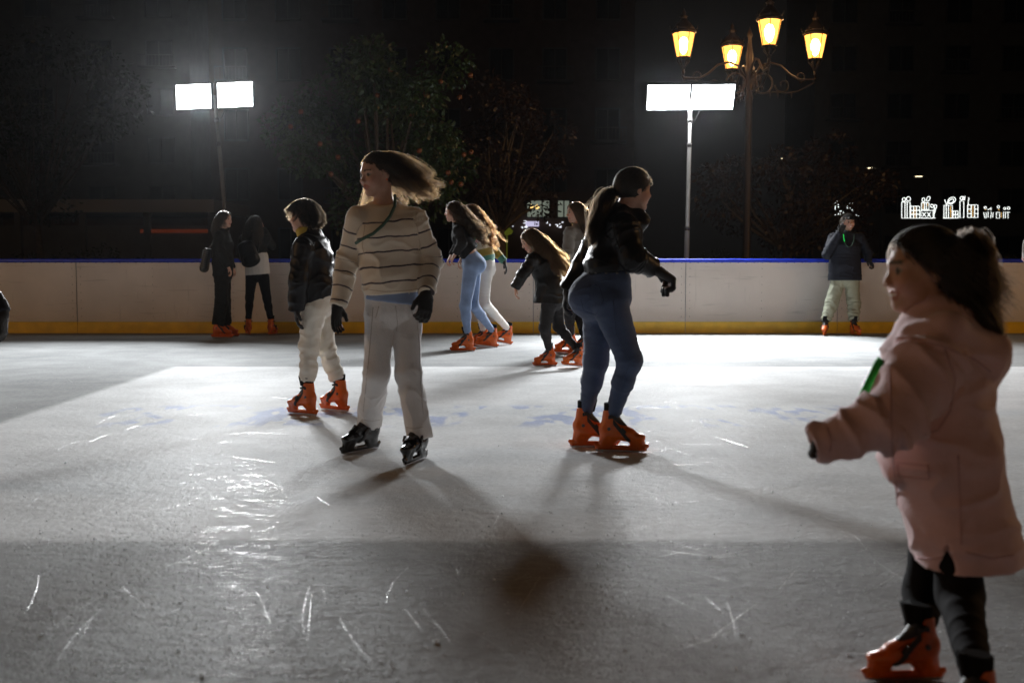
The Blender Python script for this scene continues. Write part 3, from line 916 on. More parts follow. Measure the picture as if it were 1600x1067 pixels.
    brow = inhead & (loc[:, 1] > .45) & (np.abs(loc[:, 2] - .215 - .03 * np.cos((np.abs(loc[:, 0]) - .28) * 6)) < .035) & (np.abs(loc[:, 0]) > .08) & (np.abs(loc[:, 0]) < .44)
    col[brow] = np.array(hair_col) * .8
    if smile:
        teeth = inhead & (np.abs(loc[:, 0]) < .19) & (loc[:, 1] > .6) & (np.abs(loc[:, 2] + .535) < .035)
        col[teeth] = (.85, .82, .76)
    sc_ = inhead & (.75 * loc[:, 2] - .9 * loc[:, 1] > -.09 + .10 * vnoise(loc * 9)) & (loc[:, 2] > -.40) & (np.linalg.norm((loc - SK_C) / SK_R, axis=1) > .8) & ~((np.abs(loc[:, 0]) > .62) & (loc[:, 2] < .22) & (np.abs(loc[:, 1] + .06) < .2))
    col[sc_] = np.array(hair_col) * .7
    for Mx in sk:                                   # dark socks
        lv = np.array(Mx.inverted() @ Matrix.Identity(4)); q_ = V @ lv[:3, :3].T + lv[:3, 3]
        col[(np.abs(q_[:, 0]) < .25) & (np.abs(q_[:, 1]) < .10) & (q_[:, 2] < .40)] = (.015, .015, .017)
    me = mesh_np("body", V - origin, Q, True, M['skin'])
    add_attr(me, "tint", col)
    link("body", me, o)
    # skates
    for Mx in sk:
        s_o = link("ice_skate", SKM[toe_col], o)
        s_o.matrix_local = Matrix.Translation(-Vector(origin)) @ Mx
        for nm, d in (("liner", SKL), ("ankle_strap", SKS1), ("instep_strap", SKS2), ("blade", SKBL)):
            if not (over and nm in ("liner", "ankle_strap")): link(nm, d, s_o)
        tag(link("buckles", SKB, s_o), kind="stuff"); tag(link("pivot_rivets", SKP, s_o), kind="stuff")
    # trousers
    b = bottom
    legs = []
    allp = []
    pel = [E(j['pelvis'], j['waist'] * .45 + j['pelvis'] * .55, b['hip'], b.get('waist', b['hip']), ax=hax, k=.03)]
    if b.get('seat') is not None: pel.append(E(at(*b['seat'][:2], Yb + b['seat'][2]), at(*b['seat'][:2], Yb + b['seat'][2]), b['seat'][3], k=.06))
    for s_, Mx in zip('LR', sk):
        bot = j['an' + s_] + unit(j['an' + s_] - j['kn' + s_]) * b.get('len', -.05)
        e1 = E(j['hip' + s_], j['kn' + s_], b['thigh'], b['knee'], k=.035); e2 = E(j['kn' + s_], bot + unit(j['an' + s_] - j['kn' + s_]) * .05, b['knee'], b['cuff'], k=.03)
        if b.get('calf'):
            m_ = j['kn' + s_] * .62 + bot * .38 + unit(np.cross(unit(hax), np.array([0, 0, 1.0]))) * b.get('calf_off', 0)
            e2 = E(m_, bot + unit(j['an' + s_] - j['kn' + s_]) * .05, b['calf'], b['cuff'], k=.03)
            e3 = E(j['kn' + s_], m_, b['knee'], b['calf'], k=.03); allp.append(e3)
            legs.append(([e1, e3, e2] + (pel if s_ == 'L' else []), [], [(bot, unit(j['an' + s_] - j['kn' + s_]))]))
        else:
            legs.append(([e1, e2] + (pel if s_ == 'L' else []), [], [(bot, unit(j['an' + s_] - j['kn' + s_]))]))
        e2.amp = b.get('cuff_amp', 1.4); allp += [e1, e2]
    V, Q = make(legs, res, b.get('join', .012)); allp += pel
    V = folds(V, Q, allp, b.get('fold', .004), b.get('along', 24), b.get('across', 7), 3.1 * len(label))
    me = mesh_np(b.get('name', "trousers"), V - origin, Q, True, b['mat'])
    link(b.get('name', "trousers"), me, o)
    # top
    t = top
    hem = at(t['hem'][0], t['hem'][1], Yb + t['hem'][2])
    tor = [E(j['waist'], j['chest'], t['waist'], t['chest'], ax=mid, k=.04, s0=10), E(j['chest'], j['neck'], t['chest'], t.get('neck', (.075 * S, .07 * S)), ax=sax, k=.04, s0=10),
           E(j['waist'], hem + unit(hem - j['waist']) * .05, t['waist'], t['hemr'], ax=hax, k=.04, s0=10)]
    tor += [E(j['shL'], j['neck'] * .5 + j['shR'] * .25 + j['shL'] * .25, t['sh'], t['sh'] * .9, k=.04, s0=10), E(j['shR'], j['neck'] * .5 + j['shR'] * .25 + j['shL'] * .25, t['sh'], t['sh'] * .9, k=.04, s0=10)]
    hn = t.get('hem_n'); hn = unit(hem - j['waist']) if hn is None else unit(hn)
    extra = t['extra'](j, Yb) if t.get('extra') else ([], [])
    for e in tor + list(extra[0]): e.Tn = unit(j['neck'] - j['pelvis'])
    clips = [(hem, hn)]
    if t.get('neck_clip'): clips.append((at(t['neck_clip'][0], t['neck_clip'][1], Yb + t['neck_clip'][2]), t.get('neck_n', (0, -.25, 1))))
    grp = [(tor + extra[0], extra[1], clips)]
    allp = tor + extra[0]
    for s_ in 'LR':
        wr = j['wr' + s_]; el = j['el' + s_]; ud = unit(wr - el)
        L1 = np.linalg.norm(el - j['sh' + s_])
        a1 = E(j['sh' + s_], el, t['sh'], t['el'], k=.025, s0=0, kind='arm'); a2 = E(el, wr + ud * .04, t['el'], t['wr'], k=.025, s0=L1, kind='arm')
        a1.amp = a2.amp = t.get('arm_amp', 1.2)
        if t.get('sleeve', True):
            grp.append(([a1, a2], [], [(wr + ud * t.get('cuff', .01), ud)])); allp += [a1, a2]
    V, Q = make(grp, t.get('res', res), .02)
    V = folds(V, Q, allp, t.get('fold', .005), t.get('along', 22), t.get('across', 7), 1.7 * len(label))
    me = mesh_np(t['name'], V - origin, Q, True, t['mat'])
    idx, T_, S_ = nearest(V, allp)
    arm = np.array([e.kind == 'arm' for e in allp])[idx]
    tors = ((V - j['neck']) * unit(j['neck'] - j['pelvis'])).sum(1)
    add_float(me, "run", np.where(arm, S_, -tors)); add_float(me, "is_arm", arm.astype(float))
    link(t['name'], me, o)
    # gloves
    for s_ in 'LR':
        if s_ in hp:
            h_ = hands[s_]; dr = unit(j['wr' + s_] - j['el' + s_])
            pr = hp[s_] + [E(j['wr' + s_] - dr * .035, j['wr' + s_] + dr * .01, .031 * S, .03 * S, k=.012)]
            V, Q = make([(pr, [], [])], min(res, .006), 0)
            V = folds(V, Q, pr, .0015, 60, 30, 2.0)
            link("glove", mesh_np("glove", V - origin, Q, True, h_['glove']), o)
    return o, H, j, origin

# ---- sewn seams, pockets and edges laid on a garment
from mathutils.bvhtree import BVHTree
def seams(o, part, og, lines, r, mat, name="seam"):
    ch = next(c for c in o.children if c.name.split('.')[0] == part)
    me = ch.data
    bv = BVHTree.FromPolygons([Vector(v.co) + Vector(og) for v in me.vertices], [tuple(p.vertices) for p in me.polygons])
    for ln in lines:
        pts = []
        for (a, b) in zip(ln[:-1], ln[1:]):
            for k in range(7):
                u = k / 7.0; d = Vector(ray(a[0] + (b[0] - a[0]) * u, a[1] + (b[1] - a[1]) * u)).normalized()
                h, n, _, _ = bv.ray_cast(Vector((0, 0, CAM_H)), d)
                if h is not None: pts.append(np.array(h + n * r * .15 - Vector(og)))
        pts = [p for i, p in enumerate(pts) if i == 0 or np.linalg.norm(p - pts[i - 1]) < .05]
        if len(pts) > 3:
            m = MB(); m.tube(pts, r, 5); m.build(name, mat, ch, True)

# ---- cloth materials
def knit_stripes(name, base, stripe, pitch, width, off_t, off_a):
    m, nt, b = new_mat(name); L = nt.links.new
    a = nd(nt, "ShaderNodeAttribute", attribute_name="run"); a2 = nd(nt, "ShaderNodeAttribute", attribute_name="is_arm")
    tc = nd(nt, "ShaderNodeTexCoord")
    n = nd(nt, "ShaderNodeTexNoise"); n.inputs["Scale"].default_value = 9; L(tc.outputs["Object"], n.inputs["Vector"])
    def mt(op, x, y):
        q = nd(nt, "ShaderNodeMath", operation=op)
        for i, v in enumerate((x, y)):
            if isinstance(v, (int, float)): q.inputs[i].default_value = v
            else: L(v, q.inputs[i])
        return q.outputs[0]
    off = mt('ADD', mt('MULTIPLY', a2.outputs["Fac"], off_a - off_t), off_t)
    s = mt('ADD', mt('ADD', a.outputs["Fac"], off), mt('MULTIPLY', mt('SUBTRACT', n.outputs[0], .5), .03))
    fr = mt('FRACT', mt('DIVIDE', s, pitch), 0)
    ln = mt('MULTIPLY', mt('LESS_THAN', fr, width / pitch), mt('GREATER_THAN', s, 0.0))
    mx = nd(nt, "ShaderNodeMixRGB"); mx.inputs[1].default_value = (*base, 1); mx.inputs[2].default_value = (*stripe, 1); L(ln, mx.inputs[0])
    L(mx.outputs[0], b.inputs["Base Color"])
    b.inputs["Roughness"].default_value = .9; b.inputs["Sheen Weight"].default_value = .5; b.inputs["Sheen Roughness"].default_value = .5
    w = nd(nt, "ShaderNodeTexNoise"); w.inputs["Scale"].default_value = 170; w.inputs["Detail"].default_value = 3; L(tc.outputs["Object"], w.inputs["Vector"])
    wv = nd(nt, "ShaderNodeTexWave"); wv.inputs["Scale"].default_value = 55; wv.inputs["Distortion"].default_value = 1.5; wv.bands_direction = 'X'; L(tc.outputs["Object"], wv.inputs["Vector"])
    bp = nd(nt, "ShaderNodeBump"); bp.inputs["Strength"].default_value = .35; bp.inputs["Distance"].default_value = .008
    L(mt('ADD', w.outputs[0], mt('MULTIPLY', wv.outputs["Fac"], .35)), bp.inputs["Height"]); L(bp.outputs[0], b.inputs["Normal"])
    return m
M['sweater'] = knit_stripes("cream_knit_navy_stripes", (.80, .72, .60), (.045, .03, .045), .079, .0085, -.085, -.07)
M['sweater_plain'] = pmat("cream_knit", (.66, .55, .42), .9, bump=.3)
M['shirt_blue'] = pmat("light_blue_shirt", (.26, .36, .58), .8, bump=.2)
M['cord_white'] = pmat("offwhite_corduroy", (.70, .69, .69), .85, noise=.08, nscale=12, bump=.25, bscale=90, sheen=.4)
M['glove_black'] = pmat("black_knit_glove", (.012, .012, .013), .9, bump=.4, bscale=260, sheen=.2)
M['nylon_black'] = pmat("black_nylon", (.008, .008, .0095), .40, noise=.05, nscale=25, bump=.12, bscale=40, spec=.18)
M['nylon_boy'] = pmat("dark_padded_nylon", (.009, .009, .0105), .42, noise=.05, nscale=22, bump=.2, bscale=45, spec=.18)
M['denim'] = pmat("blue_denim", (.05, .078, .155), .8, noise=.22, nscale=9, bump=.3, bscale=420, sheen=.15)
M['denim_light'] = pmat("light_blue_denim", (.17, .25, .42), .8, noise=.22, nscale=9, bump=.3, bscale=420, sheen=.15)
M['white_trousers'] = pmat("white_trousers", (.68, .65, .58), .85, noise=.06, nscale=14, bump=.2, bscale=120, sheen=.2)
M['pink_coat'] = pmat("dusty_pink_coat", (.68, .45, .465), .8, noise=.07, nscale=18, bump=.25, bscale=160, sheen=.35)
M['leggings'] = pmat("black_leggings", (.008, .008, .010), .85, bump=.1, spec=.15)
M['green_ribbon'] = pmat("green_plastic_ribbon", (.02, .55, .06), .3, trans=.35)

M['coat_seam'] = pmat("coat_seam", (.54, .34, .36), .85)
M['denim_seam'] = pmat("denim_seam", (.055, .08, .15), .8)
M['cord_seam'] = pmat("corduroy_seam", (.5, .47, .45), .85)
HM = {'brown': hair_mat("hair_brown", (.008, .004, .0015)), 'dark': hair_mat("hair_dark_brown", (.0035, .0022, .0012)), 'black': hair_mat("hair_black", (.006, .0045, .0035)),
      'light': hair_mat("hair_light_brown", (.02, .0095, .003)), 'auburn': hair_mat("hair_auburn", (.035, .012, .003))}
DOWN = np.array([0, 0, -1.0])

# ---- skater in the striped sweater
Yw = ground(615, 716)[1]
o, H, j, og = person("girl skater in cream sweater with thin dark stripes, off-white trousers and black skates", Yw,
    dict(head=(590, 273, 0), neck=(600, 323, .03), chest=(606, 365, .01), waist=(613, 430, 0), pelvis=(614, 482, .01),
         shL=(561, 342, .0), elL=(543, 408, .03), wrL=(528, 474, -.05), shR=(648, 344, .04), elR=(673, 408, .06), wrR=(666, 457, -.10),
         hipL=(594, 494, 0), hipR=(635, 494, .02), knL=(589, 582, -.04), knR=(638, 582, -.05)),
    (-.76, -.64, -.12), 1.0,
    dict(name="sweater", mat=M['sweater'], chest=(.168, .118), waist=(.160, .120), hem=(614, 459, 0), hemr=(.153, .122), neck=(.082, .075), sh=.066, el=.062, wr=.043, fold=.0095, along=13, across=6, res=.0065, hem_n=(.06, 0, -1), neck_clip=(600, 318, 0), neck_n=(0, -.35, 1)),
    dict(mat=M['cord_white'], hip=(.150, .115), thigh=.081, knee=.069, cuff=.070, len=.075, join=.004, fold=.007, along=8, across=13),
    [(568, 705, 230, 0, -8, 0, 1.0), (653, 721, 250, 0, 4, 0, 1.0)],
    dict(L=dict(glove=M['glove_black'], dir=(-.10, -.15, -1), palm=(.8, -.5, 0), curl=.22, thumb=-1), R=dict(glove=M['glove_black'], dir=(-.05, -.25, -1), palm=(-.5, .7, 0), curl=.45, thumb=-1, size=1.1)),
    hair_col=(.05, .03, .018), res=.0062, toe_col='skate_black', over=True)
W = o; Ws = og
seams(o, "trousers", og, [[(618, 478), (621, 505), (619, 520)], [(583, 480), (578, 540), (572, 600), (567, 650)], [(650, 484), (655, 540), (657, 600), (662, 655)], [(566, 655), (580, 658), (596, 655)], [(634, 667), (648, 670), (664, 666)], [(592, 478), (586, 500)], [(640, 478), (648, 500)]], .002, M['cord_seam'])
seams(o, "sweater", og, [[(572, 452), (600, 456), (640, 454), (658, 450)], [(570, 352), (566, 385), (570, 400)], [(650, 350), (656, 380), (652, 402)]], .002, M['sweater_plain'])
hemw = at(614, 459, Yw)
V, Q = make([([E(j['waist'], at(614, 480, Yw), (.146, .11), (.149, .116), ax=j['hipR'] - j['hipL'], k=.02)], [], [(at(615, 472, Yw), (-.12, 0, -1)), (j['waist'], (0, 0, 1))])], .007, 0)
link("shirt_hem", mesh_np("shirt_hem", V - og, Q, True, M['shirt_blue']), o)
shoulder_col = [E(j['shL'], j['shR'], .075, .075), E(j['chest'], j['neck'], (.17, .12), (.08, .08), ax=j['shR'] - j['shL'])]
def windy(loc, P, t, root):
    side = root[:, 0]                       # +: her right, the far side in the picture
    out = np.zeros_like(P)
    frontlock = (side > .34) & (root[:, 1] > -.65) & (root[:, 1] < .16) & (root[:, 2] < .55)
    wind = np.array([.72, .05, -.62 - .9 * max(0, t - .6)])
    back = -H['A'][:, 1] * .9 + np.array([0, 0, -.35])
    u = min(1, t * 2.6)
    out[:] = (1 - u) * back + u * wind
    lat = H['A'][:, 0]
    out[~frontlock] += (-lat * .35 * (1 - u))
    out[frontlock] = (lat * .30 * (1 - min(1, t * 3)) - H['A'][:, 1] * .20 + np.array([-.05 - .45 * max(0, t - .45), -.05, -.95]))
    return out
P = grow(H, np.random.default_rng(3), 3200, .31, windy, seg=16, lift=.05, clump=.84, nclump=70, colliders=shoulder_col, jitter=.20, stiff=.40, hairline=-.03, rmin=.38)
hair_obj("hair", P, .00085, HM['brown'], o, og)
# lanyard: thin green cord across the chest
def cord(pts, r, mat, parent, og_, name):
    m = MB(); m.tube([np.asarray(p) - og_ for p in pts], r, 6); return m.build(name, mat, parent, True)
M['cord_green'] = pmat("dark_green_cord", (.03, .085, .06), .6)
dz = -.150
cord([at(617, 305, Yw - .07), at(617, 322, Yw - .112), at(609, 338, Yw - .138), at(598, 352, Yw + dz), at(583, 365, Yw + dz), at(565, 374, Yw - .138), at(556, 380, Yw - .10)], .0085, M['cord_green'], o, og, "cord")
m = MB(); pe = H['c'] + H['A'] @ np.array([-.70, -.02, -.26]) * H['s'] - og
m.lathe([(.001, -.006), (.006, 0), (.001, .006)], 8, pe); m.build("earring", pmat("earring", (.8, .15, .05), .2), o, True)

# ---- skater in the black jacket and jeans
Yj = ground(950, 706)[1]
def jacket_extra(j, Y):
    return [E(at(1000, 345, Y), at(985, 330, Y + .05), .055, .06, k=.04)], []
o, H, j, og = person("skater with ponytail in short black jacket and tight blue jeans, leaning forward", Yj,
    dict(head=(990, 297, 0), neck=(968, 338, .02), chest=(964, 370, .01), waist=(952, 416, 0), pelvis=(947, 462, 0),
         shR=(974, 356, -.145), elR=(990, 404, -.20), wrR=(1019, 418, -.10), shL=(944, 354, .15), elL=(913, 414, .20), wrL=(889, 454, .18),
         hipR=(952, 474, -.085), hipL=(938, 474, .085), knR=(984, 563, -.09), knL=(931, 566, .10)),
    (.90, .40, -.06), 1.0,
    dict(name="jacket", mat=M['nylon_black'], chest=(.175, .130), waist=(.160, .128), hem=(957, 424, 0), hemr=(.155, .128), neck=(.095, .085), sh=.078, el=.068, wr=.055, fold=.0075, along=17, across=8, res=.0065, hem_n=(.12, 0, -1), extra=jacket_extra),
    dict(name="jeans", mat=M['denim'], hip=(.165, .142), waist=(.150, .128), thigh=.103, knee=.068, calf=.058, cuff=.035, len=-.02, seat=(921, 464, 0, .118), fold=.0032, along=30, across=9, calf_off=0),
    [(921, 699, 2, 0, 0, 0, .98), (963, 706, -7, 0, 0, 0, 1.0)],
    dict(R=dict(glove=M['glove_black'], dir=(.75, -.1, -.45), palm=(-.5, 0, -.9), curl=1.15, size=1.5), L=dict(glove=M['glove_black'], dir=(-.3, 0, -1), palm=(1, 0, 0), curl=.45)),
    hair_col=(.03, .02, .014), res=.0065)
seams(o, "jeans", og, [[(960, 437), (940, 439), (924, 446)], [(958, 470), (962, 520), (985, 565), (972, 600), (962, 632)], [(908, 452), (936, 447), (943, 470), (931, 492), (912, 486), (907, 466)], [(911, 450), (935, 445)]], .0022, M['denim_seam'])
seams(o, "jacket", og, [[(957, 345), (962, 372), (972, 400)], [(925, 402), (950, 412), (985, 415)], [(934, 360), (950, 372), (966, 376)]], .0022, M['nylon_black'])
tie = at(958, 300, Yj - .005)
P = ponytail(H, np.random.default_rng(4), 4200, tie, [tie, at(949, 306, Yj - .03), at(940, 322, Yj - .05), at(934, 342, Yj - .07), at(928, 365, Yj - .09), at(922, 385, Yj - .09)], .015, curl=.010, curlf=1.6, hairline=-.17)
hair_obj("hair", P, .0009, HM['dark'], o, og)
m = MB()
for a in range(14):
    th = 2 * math.pi * a / 14
    p0 = at(952, 426, Yj); rr = (.150, .132)
    q = np.array([p0[0] + rr[1] * math.cos(th), Yj + rr[0] * math.sin(th), p0[2] - .035 * math.cos(th) * 0]) - og
    m.lathe([(.002, -.006), (.009, 0), (.002, .006)], 6, q)
tag(m.build("belt_studs", M['steel'], o), kind="stuff")

# ---- boy in dark padded jacket and white trousers
Yb_ = ground(495, 645)[1]
o, H, j, og = person("boy in shiny dark padded jacket and white trousers skating away to the left", Yb_,
    dict(head=(474, 338, 0), neck=(485, 370, .02), chest=(487, 400, 0), waist=(491, 445, 0), pelvis=(494, 474, 0),
         shL=(474, 388, -.15), elL=(466, 440, -.20), wrL=(464, 482, -.17), shR=(500, 386, .15), elR=(514, 430, .19), wrR=(508, 462, .2),
         hipL=(489, 484, -.08), hipR=(500, 484, .08), knL=(483, 541, -.08), knR=(509, 542, .08)),
    (-.95, .28, -.05), .92,
    dict(name="padded_jacket", mat=M['nylon_boy'], chest=(.165, .135), waist=(.165, .145), hem=(496, 470, 0), hemr=(.155, .135), neck=(.085, .08), sh=.072, el=.066, wr=.052, fold=.010, along=17, across=9, res=.0075, hem_n=(.33, 0, -.95)),
    dict(mat=M['white_trousers'], hip=(.14, .115), thigh=.088, knee=.066, cuff=.050, len=-.045, fold=.009, along=22, across=8, cuff_amp=1.6),
    [(477, 648, 148, 0, 0, 0, .95), (527, 642, 146, 0, 0, 0, .95)],
    dict(L=dict(glove=M['glove_black'], dir=(-.02, 0, -1), palm=(1, .2, 0), curl=.3), R=dict(glove=M['glove_black'])),
    hair_col=(.03, .02, .014), res=.0078, hs=.110)
def mop(loc, P, t, root):
    A = H['A']
    w = np.tile(DOWN * .75, (len(P), 1))
    w += np.where(root[:, 1:2] > .1, A[:, 1] * .75, -A[:, 1] * .45) + np.sign(root[:, :1]) * A[:, 0] * .45
    return w
P = grow(H, np.random.default_rng(8), 3600, .085, mop, seg=9, lift=.10, clump=.55, nclump=150, jitter=.18, rmin=.6)
hair_obj("hair", P, .0011, HM['dark'], o, og)
M['yellow'] = pmat("yellow_collar", (.45, .32, .03), .7)
V, Q = make([([E(at(480, 372, Yb_), at(474, 360, Yb_ - .01), .062, .055, ax=(0, 1, 0), k=.01)], [E(at(484, 378, Yb_), at(470, 350, Yb_), .055, .055, k=.004)], [])], .006, 0)
link("collar", mesh_np("collar", V - og, Q, True, M['yellow']), o)

# ---- girl in the pink coat, close to the camera
Yc = 2.86
def coat_extra(j, Y):
    a = [E(at(1445, 512, Y - .02), at(1525, 540, Y), .060, .068, k=.05), E(at(1525, 540, Y), at(1546, 566, Y), .062, .045, k=.04),
         E(at(1420, 522, Y - .085), at(1480, 516, Y - .125), .026, .040, k=.025), E(at(1480, 516, Y - .125), at(1546, 556, Y - .06), .042, .045, k=.03), E(at(1546, 556, Y - .06), at(1530, 530, Y + .08), .045, .04, k=.03), E(at(1530, 530, Y + .08), at(1430, 512, Y + .08), .04, .028, k=.03), E(at(1538, 562, Y - .02), at(1538, 562, Y - .02), .05, k=.04), E(at(1400, 545, Y - .02), at(1392, 740, Y - .01), (.05, .028), (.055, .02), ax=(0, 1, 0), k=.03)]
    sub = [E(at(1503, 905, Y - .2), at(1500, 862, Y - .2), (.016, .16), (.002, .16), ax=(1, 0, 0), k=.004)]
    return a, sub
o, H, j, og = person("little girl with dark ponytail in dusty pink hooded coat, arm held out, near the camera", Yc,
    dict(head=(1441, 424, 0), neck=(1468, 500, 0), chest=(1463, 575, 0), waist=(1470, 690, 0), pelvis=(1482, 775, 0),
         shL=(1452, 568, -.115), elL=(1395, 655, -.175), wrL=(1288, 688, -.15), shR=(1462, 565, .115), elR=(1440, 655, .15), wrR=(1410, 700, .12),
         hipL=(1490, 800, -.06), hipR=(1470, 800, .07), knL=(1500, 930, -.07), knR=(1446, 925, .08)),
    (-1, -.06, -.03), .72,
    dict(name="coat", mat=M['pink_coat'], chest=(.150, .125), waist=(.160, .138), hem=(1514, 874, 0), hemr=(.168, .128), neck=(.085, .08), sh=.084, el=.074, wr=.042, fold=.012, along=15, across=5, res=.006, hem_n=(.10, 0, -1), extra=coat_extra, arm_amp=1.5, cuff=.026),
    dict(name="leggings", mat=M['leggings'], hip=(.115, .10), thigh=.072, knee=.054, cuff=.030, len=-.0, fold=.002),
    [(1512, 1158, 178, 0, 0, 0, .72), (1424, 1063, 181, 0, 0, 0, .72)],
    dict(L=dict(glove=M['glove_black'], dir=(-.75, 0, -.55), palm=(0, 0, -1), curl=.5, size=.52), R=dict(glove=M['glove_black'], size=.7)),
    hair_col=(.02, .014, .01), hs=.106, res=.0052, child=True, smile=True)
seams(o, "coat", og, [[(1476, 545), (1492, 590), (1486, 640), (1466, 672), (1440, 680)], [(1420, 870), (1460, 873), (1494, 866)], [(1508, 862), (1550, 872), (1590, 866)], [(1502, 850), (1500, 780), (1497, 700)],
    [(1402, 722), (1450, 728), (1452, 748), (1404, 744), (1402, 722)], [(1390, 570), (1392, 640), (1396, 720), (1404, 800), (1420, 860)], [(1292, 668), (1298, 690), (1296, 708)], [(1425, 528), (1470, 540), (1520, 560), (1552, 585)]], .0024, M['coat_seam'])
tie = at(1506, 384, Yc)
P = ponytail(H, np.random.default_rng(9), 5200, tie, [tie, at(1518, 378, Yc), at(1528, 402, Yc), at(1526, 445, Yc - .03), at(1524, 478, Yc - .05), at(1544, 502, Yc - .06), at(1563, 520, Yc - .06)], .0135, curl=.004, hairline=-.13)
hair_obj("hair", P, .0010, HM['black'], o, og)
P = grow(H, np.random.default_rng(10), 2200, .19, lambda loc, Pw, t, root: np.tile(np.array([.75, 0, -.75]), (len(Pw), 1)), seg=10, lift=.04, clump=.3, jitter=.12, low=-.55)
hair_obj("loose_hair", P, .0010, HM['black'], o, og)
def ribbon(pts, wdir, w, th, name, mat, parent, og_):
    V = []; F = []; wd = unit(wdir)
    pts = [np.asarray(p) - og_ for p in pts]
    for i, p in enumerate(pts):
        t = unit(pts[min(i + 1, len(pts) - 1)] - pts[max(0, i - 1)]); n = unit(np.cross(t, wd))
        for a, b in ((-1, -1), (1, -1), (1, 1), (-1, 1)): V.append(p + wd * w * a / 2 + n * th * b / 2)
    for i in range(len(pts) - 1):
        for k in range(4): F.append((i * 4 + k, i * 4 + (k + 1) % 4, i * 4 + 4 + (k + 1) % 4, i * 4 + 4 + k))
    F += [(3, 2, 1, 0), tuple(range(len(V) - 4, len(V)))]
    m = MB(); m.add(V, F); return m.build(name, mat, parent, True)
ribbon([at(1380, 562, Yc - .08), at(1371, 578, Yc - .085), at(1362, 596, Yc - .085), at(1354, 612, Yc - .085), at(1350, 624, Yc - .085), at(1349, 634, Yc - .085)], (.86, .2, -.45), .034, .003, "neck_ribbon", M['green_ribbon'], o, og)

# ---- group of skaters behind
M['black_top'] = pmat("black_crop_top", (.014, .014, .015), .8, bump=.2, spec=.2)
M['white_jeans'] = pmat("white_jeans", (.70, .68, .65), .8, noise=.06, nscale=12, bump=.2, bscale=200)
M['black_jacket'] = pmat("black_waxed_jacket", (.012, .0115, .0115), .45, noise=.05, nscale=15, bump=.25, bscale=35, spec=.2)
M['dark_trousers'] = pmat("charcoal_trousers", (.022, .022, .024), .75, noise=.15, nscale=12, bump=.2, spec=.2)
M['grey_coat'] = pmat("grey_wool_coat", (.15, .14, .125), .9, noise=.12, nscale=20, bump=.3, sheen=.5)
M['dark_cloth'] = pmat("dark_cloth", (.012, .0125, .012), .8, noise=.15, nscale=14, bump=.25, spec=.2)
M['white_cloth'] = pmat("white_cotton", (.68, .67, .65), .85, bump=.15)
M['olive'] = pmat("grey_green_trousers", (.30, .31, .235), .85, noise=.08, nscale=10, bump=.2)
M['navy'] = pmat("navy_jacket", (.012, .014, .022), .7, bump=.25, spec=.2)
def colour_bands(name, cols, pitch):
    m, nt, b = new_mat(name); L = nt.links.new
    a = nd(nt, "ShaderNodeAttribute", attribute_name="run")
    q = nd(nt, "ShaderNodeMath", operation='DIVIDE'); L(a.outputs["Fac"], q.inputs[0]); q.inputs[1].default_value = pitch * len(cols)
    fr = nd(nt, "ShaderNodeMath", operation='FRACT'); L(q.outputs[0], fr.inputs[0])
    cr = nd(nt, "ShaderNodeValToRGB"); cr.color_ramp.interpolation = 'CONSTANT'
    el = cr.color_ramp.elements
    while len(el) < len(cols): el.new(.5)
    for i, c in enumerate(cols): el[i].position = i / len(cols); el[i].color = (*c, 1)
    L(fr.outputs[0], cr.inputs[0]); L(cr.outputs[0], b.inputs["Base Color"]); b.inputs["Roughness"].default_value = .9
    b.inputs["Sheen Weight"].default_value = .3
    return m
M['bands'] = colour_bands("banded_knit", [(.06, .20, .15), (.62, .36, .38), (.68, .58, .42), (.35, .26, .05)], .085)

def long_fall(H, back=.35, wind=(0, 0, 0), part=.5):
    def f(loc, P, t, root):
        A = H['A']; u = max(0, 1 - t * 3.2)
        w = np.tile(DOWN + np.asarray(wind) * min(1, t * 2), (len(P), 1))
        w += -A[:, 1] * (back + .5 * u) + np.sign(root[:, :1]) * A[:, 0] * part * u
        return w
    return f
def tcol(j, r=.15):
    return [E(j['chest'], j['neck'], (r, r * .75), (.08, .07), ax=j['shR'] - j['shL']), E(j['waist'], j['chest'], (r * .9, r * .7), (r, r * .75), ax=j['shR'] - j['shL']), E(j['shL'], j['shR'], .07, .07)]

Y1 = ground(725, 549)[1]
o, H, j, og = person("girl with long curly hair in black crop top and light blue jeans", Y1,
    dict(head=(709, 331, 0), neck=(716, 353, .02), chest=(722, 370, 0), waist=(734, 395, 0), pelvis=(738, 412, 0),
         shL=(716, 360, -.14), elL=(722, 380, -.17), wrL=(712, 396, -.15), shR=(724, 360, .14), elR=(716, 382, .18), wrR=(706, 398, .16),
         hipL=(736, 418, -.08), hipR=(740, 418, .08), knL=(727, 478, -.08), knR=(739, 476, .08)),
    (-.97, .05, -.05), 1.02,
    dict(name="crop_top", mat=M['black_top'], chest=(.15, .115), waist=(.135, .11), hem=(735, 396, 0), hemr=(.13, .105), sh=.06, el=.052, wr=.042, fold=.006, res=.009),
    dict(name="jeans", mat=M['denim_light'], hip=(.150, .125), waist=(.13, .11), thigh=.092, knee=.065, calf=.055, cuff=.036, len=-.02, seat=(747, 414, 0, .095), fold=.003, along=30),
    [(727, 549, 183, 0, 0, 0, 1.0), (763, 543, 190, 8, 0, .01, 1.0)],
    dict(L=dict(curl=.6), R=dict(curl=.6)), hair_col=(.03, .02, .014), res=.010)
P = grow(H, np.random.default_rng(21), 2600, .52, long_fall(H, .38, (.45, 0, 0)), seg=20, lift=.08, curl=.016, curlf=4.5, clump=.8, nclump=70, colliders=tcol(j), jitter=.12)
hair_obj("hair", P, .0016, HM['brown'], o, og)

